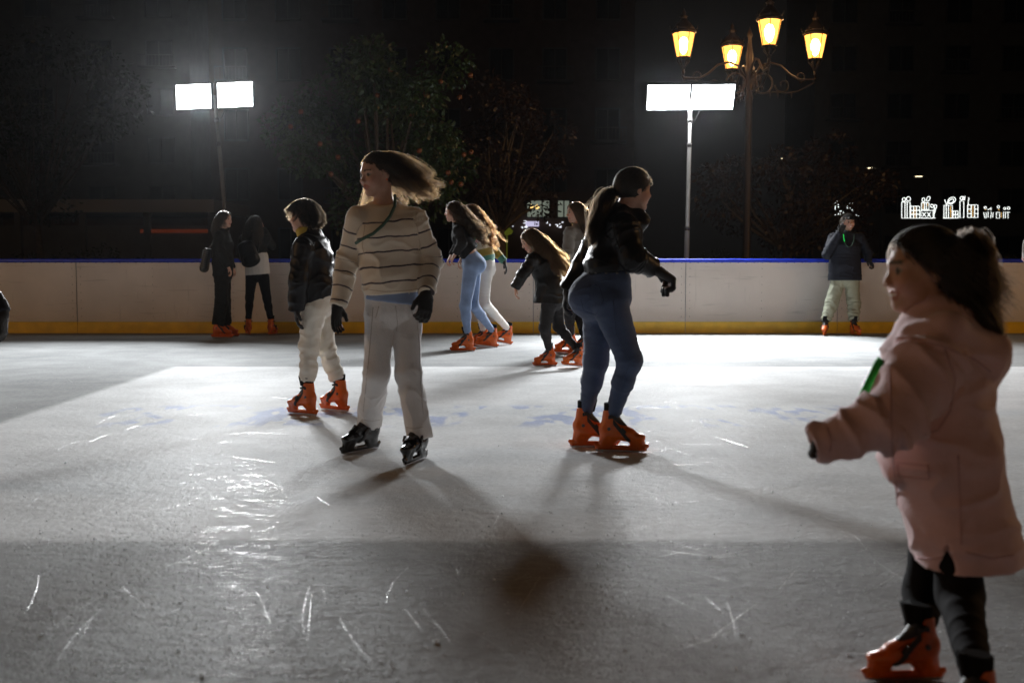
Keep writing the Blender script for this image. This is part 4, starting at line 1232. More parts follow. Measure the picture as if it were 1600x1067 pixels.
Y2 = Y1 + .42
o, H, j, og = person("girl with auburn curls in banded multicolour sweater and white trousers", Y2,
    dict(head=(735, 335, 0), neck=(744, 358, .02), chest=(750, 376, 0), waist=(757, 402, 0), pelvis=(760, 420, 0),
         shL=(740, 366, -.10), elL=(730, 388, -.12), wrL=(722, 402, -.12), shR=(757, 367, .10), elR=(772, 391, .16), wrR=(787, 408, .12),
         hipL=(757, 424, -.08), hipR=(760, 424, .08), knL=(757, 474, -.06), knR=(750, 480, .08)),
    (-.97, .1, 0), 1.0,
    dict(name="sweater", mat=M['bands'], chest=(.145, .115), waist=(.138, .112), hem=(757, 418, 0), hemr=(.135, .11), sh=.060, el=.053, wr=.043, fold=.006, res=.009),
    dict(mat=M['white_jeans'], hip=(.145, .115), thigh=.086, knee=.063, calf=.052, cuff=.036, len=-.02, fold=.005),
    [(786, 539, 195, 12, 0, .02, .98), (752, 541, 186, 0, 0, 0, .98)],
    dict(R=dict(glove=M['glove_black'], dir=(.35, 0, -.9), palm=(-1, 0, 0), curl=.3), L=dict(curl=.5)), hair_col=(.06, .03, .012), res=.010)
P = grow(H, np.random.default_rng(22), 2400, .50, long_fall(H, .30, (.30, 0, 0)), seg=20, lift=.08, curl=.020, curlf=5, clump=.8, nclump=60, colliders=tcol(j), jitter=.12)
hair_obj("hair", P, .0016, HM['auburn'], o, og)

Y3 = ground(870, 573)[1]
o, H, j, og = person("stooping child with very long brown hair in dark jacket, bare hand hanging", Y3,
    dict(head=(829, 376, 0), neck=(843, 396, .02), chest=(850, 415, 0), waist=(860, 447, 0), pelvis=(864, 470, 0),
         shL=(832, 407, -.14), elL=(815, 432, -.20), wrL=(806, 448, -.18), shR=(852, 405, .14), elR=(872, 430, .2), wrR=(884, 452, .2),
         hipL=(858, 476, -.075), hipR=(868, 476, .075), knL=(851, 512, -.08), knR=(873, 510, .08)),
    (-.88, -.12, -.45), .86,
    dict(name="jacket", mat=M['black_jacket'], chest=(.155, .125), waist=(.155, .14), hem=(858, 474, 0), hemr=(.165, .165), sh=.064, el=.055, wr=.042, fold=.010, along=16, res=.009, hem_n=(-.05, 0, -1)),
    dict(mat=M['dark_trousers'], hip=(.125, .105), thigh=.078, knee=.056, calf=.046, cuff=.030, len=-.02, fold=.005),
    [(855, 572, 183, 0, 0, 0, .84), (897, 574, 205, 8, 0, .01, .84)],
    dict(L=dict(dir=(-.05, 0, -1), palm=(1, 0, 0), curl=.4), R=dict(curl=.4)), hair_col=(.04, .025, .015), res=.009, hs=.108)
P = grow(H, np.random.default_rng(23), 3400, .56, long_fall(H, .35, (.30, 0, 0), .55), seg=20, lift=.06, curl=.006, curlf=2, clump=.8, nclump=70, colliders=tcol(j, .15), jitter=.08)
hair_obj("hair", P, .0015, HM['light'], o, og)

Y4 = ground(905, 552)[1]
o, H, j, og = person("long-haired person in grey coat partly hidden behind the jeans skater", Y4,
    dict(head=(899, 332, 0), neck=(904, 356, .02), chest=(903, 378, 0), waist=(903, 410, 0), pelvis=(903, 432, 0),
         shL=(890, 364, -.12), elL=(887, 395, -.16), wrL=(884, 422, -.14), shR=(917, 364, .12), elR=(920, 396, .16), wrR=(920, 424, .14),
         hipL=(898, 438, -.06), hipR=(908, 438, .06), knL=(890, 492, -.06), knR=(906, 494, .06)),
    (-.93, -.25, -.08), .98,
    dict(name="coat", mat=M['grey_coat'], chest=(.155, .12), waist=(.155, .125), hem=(903, 452, 0), hemr=(.16, .13), sh=.066, el=.058, wr=.046, fold=.007, res=.010),
    dict(mat=M['dark_trousers'], hip=(.135, .11), thigh=.082, knee=.06, cuff=.045, len=-.03, fold=.004),
    [(888, 551, 185, 0, 0, 0, .98), (910, 553, 185, 0, 0, 0, .98)],
    dict(L=dict(curl=.5), R=dict(curl=.5)), hair_col=(.06, .04, .02), res=.010)
P = grow(H, np.random.default_rng(24), 2600, .43, long_fall(H, .25, (.06, 0, 0)), seg=16, lift=.05, clump=.6, nclump=90, colliders=tcol(j), jitter=.05)
hair_obj("hair", P, .0015, HM['light'], o, og)

# ---- two people standing at the boards
Y5 = ground(350, 527)[1]
o, H, j, og = person("black-haired person in dark clothes standing sideways at the boards with a studded bag", Y5,
    dict(head=(351, 343, 0), neck=(348, 362, .02), chest=(348, 382, 0), waist=(348, 412, 0), pelvis=(348, 432, 0),
         shL=(342, 370, -.14), elL=(345, 396, -.19), wrL=(356, 416, -.16), shR=(352, 370, .14), elR=(356, 398, .18), wrR=(362, 418, .12),
         hipL=(346, 438, -.08), hipR=(350, 438, .08), knL=(346, 472, -.07), knR=(350, 472, .07)),
    (.95, -.30, 0), 1.0,
    dict(name="jacket", mat=M['dark_cloth'], chest=(.165, .13), waist=(.16, .135), hem=(348, 432, 0), hemr=(.16, .135), sh=.07, el=.063, wr=.05, fold=.008, res=.011),
    dict(mat=M['dark_cloth'], hip=(.15, .12), thigh=.095, knee=.088, cuff=.082, len=.02, fold=.008),
    [(344, 528, 0, 0, 0, 0, 1.0), (355, 526, -10, 0, 0, 0, 1.0)],
    dict(L=dict(curl=.5), R=dict(curl=.5)), hair_col=(.012, .009, .008), res=.011, over=True)
P = grow(H, np.random.default_rng(25), 2200, .27, long_fall(H, .12), seg=12, lift=.06, clump=.4, nclump=90, colliders=tcol(j), jitter=.05)
hair_obj("hair", P, .0017, HM['black'], o, og)
M['bag'] = pmat("studded_bag", (.05, .05, .048), .35, metal=.2, noise=.3, nscale=30)
c0 = at(322, 405, Y5)
R_ = Matrix.Translation(Vector(c0)) @ Matrix.Rotation(.22, 4, 'Y')
bag = thing("shoulder_bag", c0 - np.array([0, 0, .18]), "small studded dark bag hanging at the back of the black-haired person", "bag")
def bag_shape():
    a = np.array(R_ @ Vector((0, 0, -.13))); b_ = np.array(R_ @ Vector((0, 0, .13)))
    return make([([E(a, b_, (.13, .055), (.11, .04), ax=(0, 1, 0), k=.02)], [], [(np.array(R_ @ Vector((0, 0, .15))), np.array(R_.to_3x3() @ Vector((0, 0, 1))))])], .009, 0)
V, Q = bag_shape(); bo = c0 - np.array([0, 0, .18])
link("pouch", mesh_np("pouch", V - bo, Q, True, M['bag']), bag)
st = MB()
for a in range(-3, 4):
    for b_ in range(-4, 5):
        p = R_ @ Vector((-.048 + .004 * abs(a), a * .03, b_ * .028)); q = R_ @ Vector((.0, a * .03, b_ * .028))
        for yy in (p, R_ @ Vector((a * .012, -.125, b_ * .028))): st.lathe([(.001, -.006), (.007, 0), (.001, .006)], 5, np.array(yy) - bo)
tag(st.build("studs", M['steel'], bag), kind="stuff")
m = MB(); m.tube([np.array(R_ @ Vector((0, -.02, .13))) - bo, at(334, 378, Y5 - .05) - bo, at(342, 362, Y5 - .03) - bo], .008, 6); m.build("strap", M['steel'], bag, True)

Y6 = YB - .30
o, H, j, og = person("person seen from behind in white shirt and black leggings leaning on the boards", Y6,
    dict(head=(399, 350, .02), neck=(398, 368, 0), chest=(398, 386, 0), waist=(400, 410, 0), pelvis=(402, 428, 0),
         shL=(381, 374, 0), elL=(374, 396, .05), wrL=(384, 408, .22), shR=(415, 374, 0), elR=(424, 384, .16), wrR=(410, 357, .17),
         hipL=(393, 432, 0), hipR=(411, 432, 0), knL=(390, 464, -.02), knR=(417, 466, -.02)),
    (.25, .96, -.05), .98,
    dict(name="jacket", mat=M['dark_cloth'], chest=(.165, .12), waist=(.155, .12), hem=(397, 412, 0), hemr=(.155, .125), sh=.066, el=.06, wr=.048, fold=.008, res=.011),
    dict(name="leggings", mat=M['leggings'], hip=(.145, .11), thigh=.086, knee=.058, calf=.052, cuff=.035, len=-.02, fold=.003),
    [(388, 523, 115, 0, 0, 0, .95), (425, 523, 75, 0, 0, 0, .95)],
    dict(L=dict(curl=.4), R=dict(curl=.6, dir=(-.3, .2, .9))), hair_col=(.014, .01, .008), res=.011)
V, Q = make([([E(at(401, 402, Y6), at(403, 432, Y6), (.165, .125), (.175, .135), ax=(1, 0, 0), k=.02)], [], [(at(403, 429, Y6), (.08, 0, -1))])], .010, 0)
V = folds(V, Q, [E(at(401, 402, Y6), at(403, 432, Y6), .1, .1)], .006, 6, 20)
link("shirt", mesh_np("shirt", V - og, Q, True, M['white_cloth']), o)
P = grow(H, np.random.default_rng(26), 2200, .36, long_fall(H, .15), seg=12, lift=.06, clump=.4, nclump=90, colliders=tcol(j), jitter=.05)
hair_obj("hair", P, .0017, HM['black'], o, og)
V, Q = make([([E(at(384, 384, Y6 - .17), at(392, 408, Y6 - .17), (.12, .07), (.135, .085), ax=(1, 0, 0), k=.03), E(at(390, 402, Y6 - .24), at(392, 408, Y6 - .24), (.09, .035), (.09, .04), ax=(1, 0, 0), k=.03)], [], [])], .010, 0)
bp0 = at(388, 420, Y6 - .17)
bk = thing("backpack", bp0, "small black backpack on the back of the person in black leggings", "backpack")
link("bag_body", mesh_np("bag_body", V - bp0, Q, True, M['nylon_black']), bk)
for dx in (378, 402):
    m = MB(); m.tube([at(dx, 408, Y6 - .14) - bp0, at(dx + 1, 388, Y6 - .125) - bp0, at(dx + 3, 370, Y6 - .09) - bp0, at(dx + 4, 366, Y6) - bp0], .014, 6); m.build("shoulder_strap", M['nylon_black'], bk, True)

# ---- boy in a cap at the boards on the right
Y7 = YB - .28
o, H, j, og = person("boy in dark cap and navy jacket with green glowing necklace, leaning on the boards", Y7,
    dict(head=(1326, 347, -.02), neck=(1324, 366, 0), chest=(1322, 386, 0), waist=(1320, 414, 0), pelvis=(1319, 434, 0),
         shL=(1303, 372, -.02), elL=(1292, 398, -.08), wrL=(1312, 363, -.16), shR=(1343, 372, .02), elR=(1356, 394, .12), wrR=(1357, 407, .10),
         hipL=(1309, 442, 0), hipR=(1331, 442, 0), knL=(1300, 472, -.06), knR=(1334, 472, -.06)),
    (.12, -.98, -.08), .98,
    dict(name="jacket", mat=M['navy'], chest=(.20, .14), waist=(.22, .15), hem=(1320, 438, 0), hemr=(.245, .155), sh=.076, el=.068, wr=.052, fold=.008, res=.011, hem_n=(0, 0, -1)),
    dict(mat=M['olive'], hip=(.17, .13), thigh=.105, knee=.092, cuff=.068, len=-.03, fold=.011, along=22, across=8),
    [(1289, 524, 248, 0, 0, 0, .95), (1335, 524, 285, 0, 0, 0, .95)],
    dict(L=dict(glove=M['glove_black'], dir=(.35, -.1, .6), palm=(0, 1, 0), curl=.8), R=dict(glove=M['glove_black'], dir=(.5, .2, -.5), palm=(0, 0, -1), curl=.6)), hair_col=(.014, .01, .008), res=.009, smile=True)
C, A, s_ = H['c'], H['A'], H['s']
wl = lambda x, y, z: C + A @ (np.array([x, y, z]) * s_)
V, Q = make([([E(wl(0, -.08, .42), wl(0, -.08, .42), (.76 * s_, .92 * s_), ax=A[:, 0], k=.01, r3=(.66 * s_, A[:, 2])), E(wl(-.35, .75, .42), wl(.35, .75, .42), (.35 * s_, .05 * s_), ax=A[:, 1], k=.02)], [], [(wl(0, 0, .34), -A[:, 2])])], .007, 0)
link("cap", mesh_np("cap", V - og, Q, True, M['dark_cloth']), o)
P = grow(H, np.random.default_rng(27), 900, .07, mop, seg=6, lift=.05, clump=.4, nclump=60, jitter=.1); hair_obj("hair", P, .0016, HM['black'], o, og)
M['neon_green'] = emat("glow_necklace", (.05, 1.0, .16), .55)
pts = [wl(-.62, .35, -.75)] + [at(1318 + 8.5 + 8.5 * math.cos(a), 366 + 20 * math.sin(a), Y7 - .165 - .01 * math.sin(a)) for a in np.linspace(math.pi, 0, 11)] + [wl(.62, .35, -.75)]
cord(pts[1:4], .006, M['neon_green'], o, og, "glow_necklace"); cord(pts[3:-1], .004, M['cord_green'], o, og, "necklace_cord")

# ---- people cut off by the frame
Y8 = 5.6
def passer(label, Y, dx, glove, hand_px, top_mat, bot_mat, hk, seed, S=1.0, dirn=1, wr=None, **kw):
    b = hand_px
    base = ground(b[0] + dx, 403 + CAM_H * FPX / Y)
    px = lambda m_, z: (800 + (base[0] + m_) / Y * FPX, 403 + (CAM_H - z) / Y * FPX, 0)
    s = dirn
    def q(m_, z, d=0): a = px(m_, z); return (a[0], a[1], d)
    J = dict(head=q(0, 1.54), neck=q(.0, 1.38), chest=q(0, 1.22), waist=q(0, 1.02), pelvis=q(0, .9), shL=q(-.16, 1.32), shR=q(.16, 1.32), hipL=q(-.08, .86), hipR=q(.08, .86), knL=q(-.1, .52, -.03), knR=q(.1, .52, -.03))
    n, f = ('R', 'L') if s > 0 else ('L', 'R')
    J['wr' + n] = (b[0], b[1], wr or 0); J['el' + n] = q(.30 * s, 1.08 if b[1] > 430 else 1.0, .05)
    J['wr' + f] = q(-.30 * s, .84, -.05); J['el' + f] = q(-.25 * s, 1.06, .05)
    yy = px(0, 0)[1]
    o, H, j, og = person(label, Y, J, (s * .3, -.95, 0), S, dict(name="jacket", mat=top_mat, chest=(.17, .13), waist=(.16, .13), hem=q(0, .88), hemr=(.16, .13), sh=.066, el=.058, wr=.046, res=.012),
        dict(mat=bot_mat, hip=(.15, .12), thigh=.09, knee=.07, cuff=.055, len=0, fold=.005), [(px(-.11, 0)[0], yy, 262, 0, 0, 0, .95), (px(.11, 0)[0], yy, 278, 0, 0, 0, .95)],
        {n: dict(glove=glove, **kw), f: dict(glove=glove)}, res=.012)
    P = grow(H, np.random.default_rng(seed), 1200, .3, long_fall(H, .15), seg=10, lift=.06, colliders=tcol(j)); hair_obj("hair", P, .002, HM[hk], o, og)
passer("black gloved hand of a passing skater cut off at the left edge", 5.4, -155, M['glove_black'], (2, 488), M['navy'], M['leggings'], 'dark', 31, dir=(.06, -.1, -1), palm=(-1, 0, 0), curl=.55, thumb=1, size=1.15)
M['glove_white'] = pmat("white_glove", (.72, .73, .71), .8, bump=.3)
M['pink_knit'] = pmat("pale_pink_knit", (.62, .40, .38), .9, bump=.3)
passer("raised white glove of a skater in pink cut off at the right edge", 8.0, 95, M['glove_white'], (1606, 400), M['pink_knit'], M['leggings'], 'brown', 32, dirn=-1, dir=(-.05, 0, 1), palm=(0, -1, 0), curl=.5, size=.9)

# ================================================================== BEHIND THE RINK
# ---- cast-iron street lanterns
def lantern_meshes():
    fr = MB(); n = 6
    zb, zt, rb, rt = 0.0, .40, .115, .195
    for i in range(n):
        a = 2 * math.pi * (i + .5) / n; c, s_ = math.cos(a), math.sin(a)
        fr.tube([(rb * c, rb * s_, zb), (rt * c, rt * s_, zt)], .007, 5)
        fr.tube([(rt * c * 1.02, rt * s_ * 1.02, zt + .05), (rt * c * 1.2, rt * s_ * 1.2, zt + .09), (rt * c * 1.22, rt * s_ * 1.22, zt + .14)], [.012, .009, .004], 5)
        fr.tube([(.09 * c, .09 * s_, -.02), (.10 * c, .10 * s_, -.07), (.05 * c, .05 * s_, -.13), (.02 * c, .02 * s_, -.2)], [.01, .013, .01, .008], 5)
    fr.lathe([(rb - .02, -.012), (rb + .012, -.012), (rb + .012, .004), (rb - .02, .004)], 12)
    fr.lathe([(rt - .03, zt), (rt + .02, zt), (rt + .028, zt + .03), (rt + .012, zt + .06), (rt - .04, zt + .062)], 12)
    fr.lathe([(.014, -.30), (.03, -.25), (.016, -.2), (.03, -.14)], 10)
    rf = MB(); rf.lathe([(rt, zt + .063), (rt * .92, zt + .10), (rt * .55, zt + .19), (.06, zt + .235), (.05, zt + .27), (.075, zt + .29), (.03, zt + .32), (.035, zt + .36), (.004, zt + .43)], 12)
    gl = MB(); gl.lathe([(rb - .006, zb + .006), (rt - .010, zt - .002)], 12)
    bu = MB(); bu.lathe([(.01, .05), (.05, .09), (.075, .17), (.085, .25), (.05, .33), (.01, .35)], 12); global BULB; BULB = bu.mesh("bulb", M['lantern_core'], True)
    return fr.mesh("lantern", M['iron'], True), rf.mesh("lantern_roof", M['iron'], True), gl.mesh("glass", M['lantern'], False)
LM = lantern_meshes()
def arm_mesh(L):
    a = MB()
    def sp(c, r0, r1, a0, a1, n=14): return [(c[0] + (r0 + (r1 - r0) * i / n) * math.cos(a0 + (a1 - a0) * i / n), 0, c[1] + (r0 + (r1 - r0) * i / n) * math.sin(a0 + (a1 - a0) * i / n)) for i in range(n + 1)]
    a.tube([(.06, 0, -.05), (.2, 0, .16), (.36, 0, .22), (.55, 0, .17), (.72, 0, .02), (.88, 0, -.07), (L, 0, -.06), (L + .01, 0, -.02)], [.022, .02, .02, .02, .02, .02, .022, .026], 7)
    a.tube(sp((.24, -.14), .17, .17, math.pi * .5, math.pi * 2.5, 22), .017, 6)
    a.tube(sp((.60, -.16), .15, .03, math.pi, math.pi * 3.2, 20), .012, 6)
    a.tube([(.30, 0, -.30), (.48, 0, -.28), (.66, 0, -.30), (.86, 0, -.27), (L - .02, 0, -.12), (L, 0, -.05)], .013, 6)
    a.tube(sp((.90, -.02), .10, .02, -math.pi * .5, math.pi * 1.8, 18), .010, 6)
    for x in (.36, .5, .74): a.tube([(x, 0, -.28), (x + .02, .02, -.34), (x + .01, 0, -.39)], [.014, .012, .004], 5)
    return a.mesh("arm", M['iron'], True)
ARM_L = 103 / FPX * 20.0
AM = arm_mesh(ARM_L)
def street_lantern(label, x, y, zl, rot, watt=None):
    t = thing("street_lantern", (x, y, -.09), label, "street lamp", "ornate street lanterns")
    z = zl + .35 - .55; h = z + .09
    p = MB(); p.lathe([(.20, 0), (.20, .25), (.15, .3), (.13, .8), (.09, .86), (.075, 1.0), (.06, h - .6), (.075, h - .5), (.055, h - .45), (.07, h - .1), (.10, h), (.06, h + .06), (.07, h + .2), (.045, h + .35), (.03, h + .5), (.05, h + .56), (.004, h + .7)], 14)
    p.build("post", M['iron'], t, True)
    for i in range(4):
        a = rot + i * math.pi / 2
        ar = link("arm", AM, t, None, (0, 0, h - .12)); ar.rotation_euler = (0, 0, a)
        ln = link("lantern", LM[0], t, None, (ARM_L * math.cos(a), ARM_L * math.sin(a), h + .17)); ln.rotation_euler = (0, 0, a + .3)
        link("lantern_roof", LM[1], ln); link("glass", LM[2], ln); bu = link("bulb", BULB, ln)
        pl = bpy.data.lights.new("bulb_light", 'POINT'); pl.energy = watt or LANTERN_W; pl.color = (1.0, .73, .50); pl.shadow_soft_size = .10
        link("bulb_light", pl, ln, None, (0, 0, .20))
    return t
YL = 20.0
zl = at(1065, 73, YL)[2]
street_lantern("ornate iron street lamp with four glowing amber lanterns above the floodlight", at(1168, 300, YL)[0], YL, zl - .2 + .03, math.radians(4))
street_lantern("ornate amber street lamp standing beyond the boards, out of shot on the right", 12.3, 9.0, 3.6, .5, 300)
street_lantern("added lantern-style fill lamp behind the camera, out of shot", 2.5, -12.5, 4.2, .2, 200)  # unseen lamp added to fill the fronts of skaters and boards
street_lantern("added lantern-style fill lamp left of the rink, out of shot", -12.4, 6.0, 3.6, .7, 270)  # unseen lamp added as side fill for boards and skaters

# ---- trees
def leaf_mat(name, col, tr=.35):
    m, nt, b = new_mat(name)
    b.inputs["Base Color"].default_value = (*col, 1); b.inputs["Roughness"].default_value = .38
    t = nd(nt, "ShaderNodeBsdfTranslucent"); t.inputs[0].default_value = (col[0] * 1.5, col[1] * 1.6, col[2] * .8, 1)
    mx = nd(nt, "ShaderNodeMixShader"); mx.inputs[0].default_value = tr
    out = nt.nodes["Material Output"]
    nt.links.new(b.outputs[0], mx.inputs[1]); nt.links.new(t.outputs[0], mx.inputs[2]); nt.links.new(mx.outputs[0], out.inputs[0])
    return m
M['leaf_citrus'] = leaf_mat("citrus_leaf", (.035, .062, .018))
M['leaf_dark'] = leaf_mat("dark_leaf", (.018, .025, .011))
M['leaf_red'] = leaf_mat("reddish_leaf", (.035, .018, .012))
M['bark'] = pmat("bark", (.075, .06, .045), .9, noise=.35, nscale=14, bump=.8, bscale=30)
M['fruit'] = pmat("orange_fruit", (.15, .042, .006), .42, bump=.15, bscale=90)
def leaves(rng, centers, radii, n, size, squash=.8):
    V = np.zeros((n, 6, 3)); k = rng.integers(0, len(centers), n)
    d = rng.normal(size=(n, 3)); d /= np.linalg.norm(d, axis=1)[:, None]
    P = np.asarray(centers)[k] + d * (np.asarray(radii)[k] * rng.uniform(.35, 1.05, n) ** .5)[:, None] * np.array([1, 1, squash])
    ax = d * .6 + rng.normal(0, .6, (n, 3)) + np.array([0, 0, -.45]); ax /= np.linalg.norm(ax, axis=1)[:, None]
    w = np.cross(ax, rng.normal(size=(n, 3))); w /= np.linalg.norm(w, axis=1)[:, None]; nn = np.cross(ax, w)
    s_ = size * rng.uniform(.6, 1.3, n)
    prof = [(0, 0, 0), (.35, .22, .05), (.35, -.22, .05), (.72, .17, .0), (.72, -.17, .0), (1, 0, -.10)]
    for i, (a, b, c) in enumerate(prof): V[:, i] = P + (ax * a + w * b + nn * c) * s_[:, None]
    T = np.array([(0, 1, 2), (1, 3, 2), (2, 3, 4), (3, 5, 4)])
    Q = (T[None] + 6 * np.arange(n)[:, None, None]).reshape(-1, 3)
    return V.reshape(-1, 3), Q
def tree(label, base, trunk_h, crown_c, crown_r, mat, n, size, seed, cat="tree", fruits=(), group=None):
    R = np.random.default_rng(seed); base = np.asarray(base, float)
    t = thing("orange_tree" if len(fruits) else "tree", base, label, cat, group)
    m = MB(); top = np.array([0, 0, trunk_h]); cc = np.asarray(crown_c) - base
    m.tube([(0, 0, 0), (.03, .02, trunk_h * .5), top], [.16, .12, .10], 9)
    cs = []; rs = []
    for i in range(26):
        d = R.normal(size=3); d /= np.linalg.norm(d); q = cc + d * np.asarray(crown_r) * R.uniform(.45, .95)
        cs.append(q); rs.append(R.uniform(.22, .42) * min(crown_r))
        mid = (top + q) / 2 + R.normal(0, .12, 3)
        m.tube([top * .92, mid, q], [.05, .028, .009], 6)
    m.build("trunk", M['bark'], t, True)
    V, Q = leaves(R, cs, rs, n, size)
    link("crown", mesh_np("crown", V, Q, False, mat), t)
    if len(fruits):
        fm = MB(); fm.lathe([(.004, -.042), (.025, -.034), (.038, -.015), (.040, .004), (.034, .024), (.02, .036), (.004, .040)], 12); fme = fm.mesh("orange", M['fruit'], True)
        for q in fruits: link("orange", fme, t, None, np.asarray(q) - base)
    return t
YT = YF + 1.3
tp = lambda px, py, dy=0.0: at(px, py, YT + dy)
fr_ = [tp(454, 198, -1.2), tp(528, 246, -1.2), tp(655, 236, -1.3), tp(517, 272, -1.2), tp(664, 148, -.6), tp(666, 172, -.6), tp(643, 179, -.8), tp(688, 128, -.4), tp(718, 152, -.4), tp(725, 242, -.9), tp(736, 238, -.9), tp(700, 270, -1.0), tp(705, 285, -1.0), tp(720, 288, -1.0), tp(735, 118, -.3), tp(590, 150, -.9), tp(560, 190, -1.1), tp(500, 225, -1.2), tp(470, 175, -.9), tp(610, 110, -.6)]
tree("orange tree with dark glossy leaves and small fruit behind the boards", tp(600, 520)*np.array([1, 1, 0]) + np.array([0, 0, -.09]), 1.5, tp(600, 200), (1.85, 1.4, 1.65), M['leaf_citrus'], 9500, .105, 41, fruits=fr_)
YT2 = YT + 4
tree("reddish-leaved tree in the dark right of the orange tree", np.array([at(780, 400, YT2)[0], YT2, -.09]), 1.8, at(790, 250, YT2), (1.3, 1.3, 1.7), M['leaf_red'], 4200, .11, 42, group="dark trees behind the rink")
YT3 = YF + 8
tree("dark bushy tree in the shade below the street lantern", np.array([at(1230, 400, YT3)[0], YT3, -.09]), 1.4, at(1235, 310, YT3), (2.3, 1.8, 1.5), M['leaf_red'], 5200, .12, 43, group="dark trees behind the rink")
YT4 = YF + 16
tree("dim tree at the far left beyond the terrace", np.array([at(60, 400, YT4)[0], YT4, -.09]), 2.2, at(50, 170, YT4), (3.0, 2.4, 3.0), M['leaf_dark'], 4200, .16, 44, group="dark trees behind the rink")
# low hedges behind the boards
def hedge(label, x0, x1, y, h, n, seed):
    R = np.random.default_rng(seed); t = thing("hedge", ((x0 + x1) / 2, y, -.09), label, "hedge", "low hedges behind the boards")
    k = int((x1 - x0) / .35); cs = [np.array([x0 + (i + .5) * (x1 - x0) / k - (x0 + x1) / 2, R.normal(0, .12), R.uniform(.35, .8) * h]) for i in range(k)] + [np.array([x0 + (i + .5) * (x1 - x0) / k - (x0 + x1) / 2, R.normal(0, .1), h * .45]) for i in range(k)]
    rs = [R.uniform(.28, .42) * h * .7 for _ in cs]
    V, Q = leaves(R, cs, rs, n, .07); link("foliage", mesh_np("foliage", V, Q, False, M['leaf_dark']), t)
    m = MB(); m.box((x0 - (x0 + x1) / 2, -.06, 0), (x1 - (x0 + x1) / 2, .06, h * .62)); m.build("stems", M['bark'], t)
YH = YF + 4.5
hedge("clipped dark hedge behind the boards on the left", at(-60, 400, YH)[0], at(330, 400, YH)[0], YH, 1.50, 4200, 51)
hedge("clipped dark hedge behind the boards between the trees", at(780, 400, YH)[0], at(1050, 400, YH)[0], YH, 1.45, 3200, 52)
hedge("clipped dark hedge behind the boards on the right", at(1080, 400, YH)[0], at(1660, 400, YH)[0], YH, 1.40, 5200, 53)

# ---- buildings in the dark
M['wall_dark'] = pmat("rendered_wall", (.13, .12, .11), .85, noise=.15, nscale=1.5)
M['wall_brick'] = pmat("brown_wall", (.10, .065, .05), .85, noise=.2, nscale=2)
M['glass_dark'] = pmat("unlit_window", (.012, .013, .015), .5, spec=.15)
M['frame'] = pmat("window_frame", (.07, .068, .065), .6)
def block(label, px0, px1, ztop, Y, mat, rows, cols, seed):
    x0, x1 = at(px0, 300, Y)[0], at(px1, 300, Y)[0]; R = random.Random(seed)
    t = thing("apartment_block", ((x0 + x1) / 2, Y, -.09), label, "building"); w = x1 - x0
    m = MB(); m.box((-w / 2, 0, 0), (w / 2, 9, ztop)); m.build("wall", mat, t)
    m = MB(); m.box((-w / 2 - .3, -.3, ztop + .003), (w / 2 + .3, 9.3, ztop + .35)); m.build("roof", mat, t)
    ww, wh = w / cols * .42, ztop / rows * .5
    fm = MB(); fm.box((-ww / 2 - .08, -.09, -.1), (ww / 2 + .08, -.003, -.003)); fm.box((-ww / 2 - .08, -.07, wh + .003), (ww / 2 + .08, -.003, wh + .09)); fm.box((-ww / 2 - .08, -.07, 0), (-ww / 2 - .003, -.003, wh)); fm.box((ww / 2 + .003, -.07, 0), (ww / 2 + .08, -.003, wh)); fm.box((-.03, -.06, 0), (.03, -.035, wh))
    fme = fm.mesh("window", M['frame'])
    pm = MB(); pm.box((-ww / 2, -.03, 0), (ww / 2, -.004, wh)); pme = pm.mesh("pane", M['glass_dark'])
    bm = MB(); bm.box((-ww / 2 - .4, -.95, -.28), (ww / 2 + .4, -.1, -.14)); bm.box((-ww / 2 - .4, -.95, .62), (ww / 2 + .4, -.90, .68))
    for i in range(11): xx = -ww / 2 - .38 + i * (ww + .76) / 10; bm.box((xx - .012, -.935, -.139), (xx + .012, -.915, .619))
    bme = bm.mesh("balcony", M['frame'])
    for r in range(rows):
        for c in range(cols):
            q = (-w / 2 + w * (c + .5) / cols, 0, ztop * (r + .3) / rows)
            f = link("window", fme, t, None, q); link("pane", pme, f)
            if (c + r) % 3 == 0 and r > 0: link("balcony", bme, t, None, q)
    return t
block("dark apartment block rising behind the orange tree", 330, 990, 26, 72, M['wall_brick'], 7, 8, 1)
block("unlit pale apartment block at the far left", -260, 300, 22, 88, M['wall_dark'], 6, 6, 2)
block("unlit apartment block behind the gift-box lights", 1270, 1800, 24, 84, M['wall_dark'], 7, 6, 3)
# low terrace building on the left
Yt = 46.0
xa, xb = at(-80, 400, Yt)[0], at(338, 400, Yt)[0]; zr = at(100, 312, Yt)[2]; zm = at(100, 332, Yt)[2]; zc = at(100, 352, Yt)[2]; zd = at(100, 366, Yt)[2]
t = thing("terrace_pavilion", ((xa + xb) / 2, Yt, -.09), "low dark pavilion with pale roof edge and dim red strip at the left", "building")
hw = (xb - xa) / 2
m = MB(); m.box((-hw, -.2, zm + .09), (hw, 6, zr + .09)); m.build("roof", pmat("pale_fascia", (.42, .40, .37), .8), t)
for i in range(5):
    x = -hw + .2 + i * (2 * hw - .4) / 4; m = MB(); m.box((x - .12, 0, 0), (x + .12, .24, zm + .088)); m.build("column", M['wall_dark'], t)
m = MB(); m.box((-hw, .3, 0), (hw, .45, zc + .09)); m.build("parapet", M['wall_dark'], t)
m = MB(); m.box((-hw, 5, 0), (hw, 5.2, zm + .087)); m.build("rear_wall", M['wall_brick'], t)
xs0 = at(216, 360, Yt)[0] - (xa + xb) / 2; xs1 = at(332, 360, Yt)[0] - (xa + xb) / 2
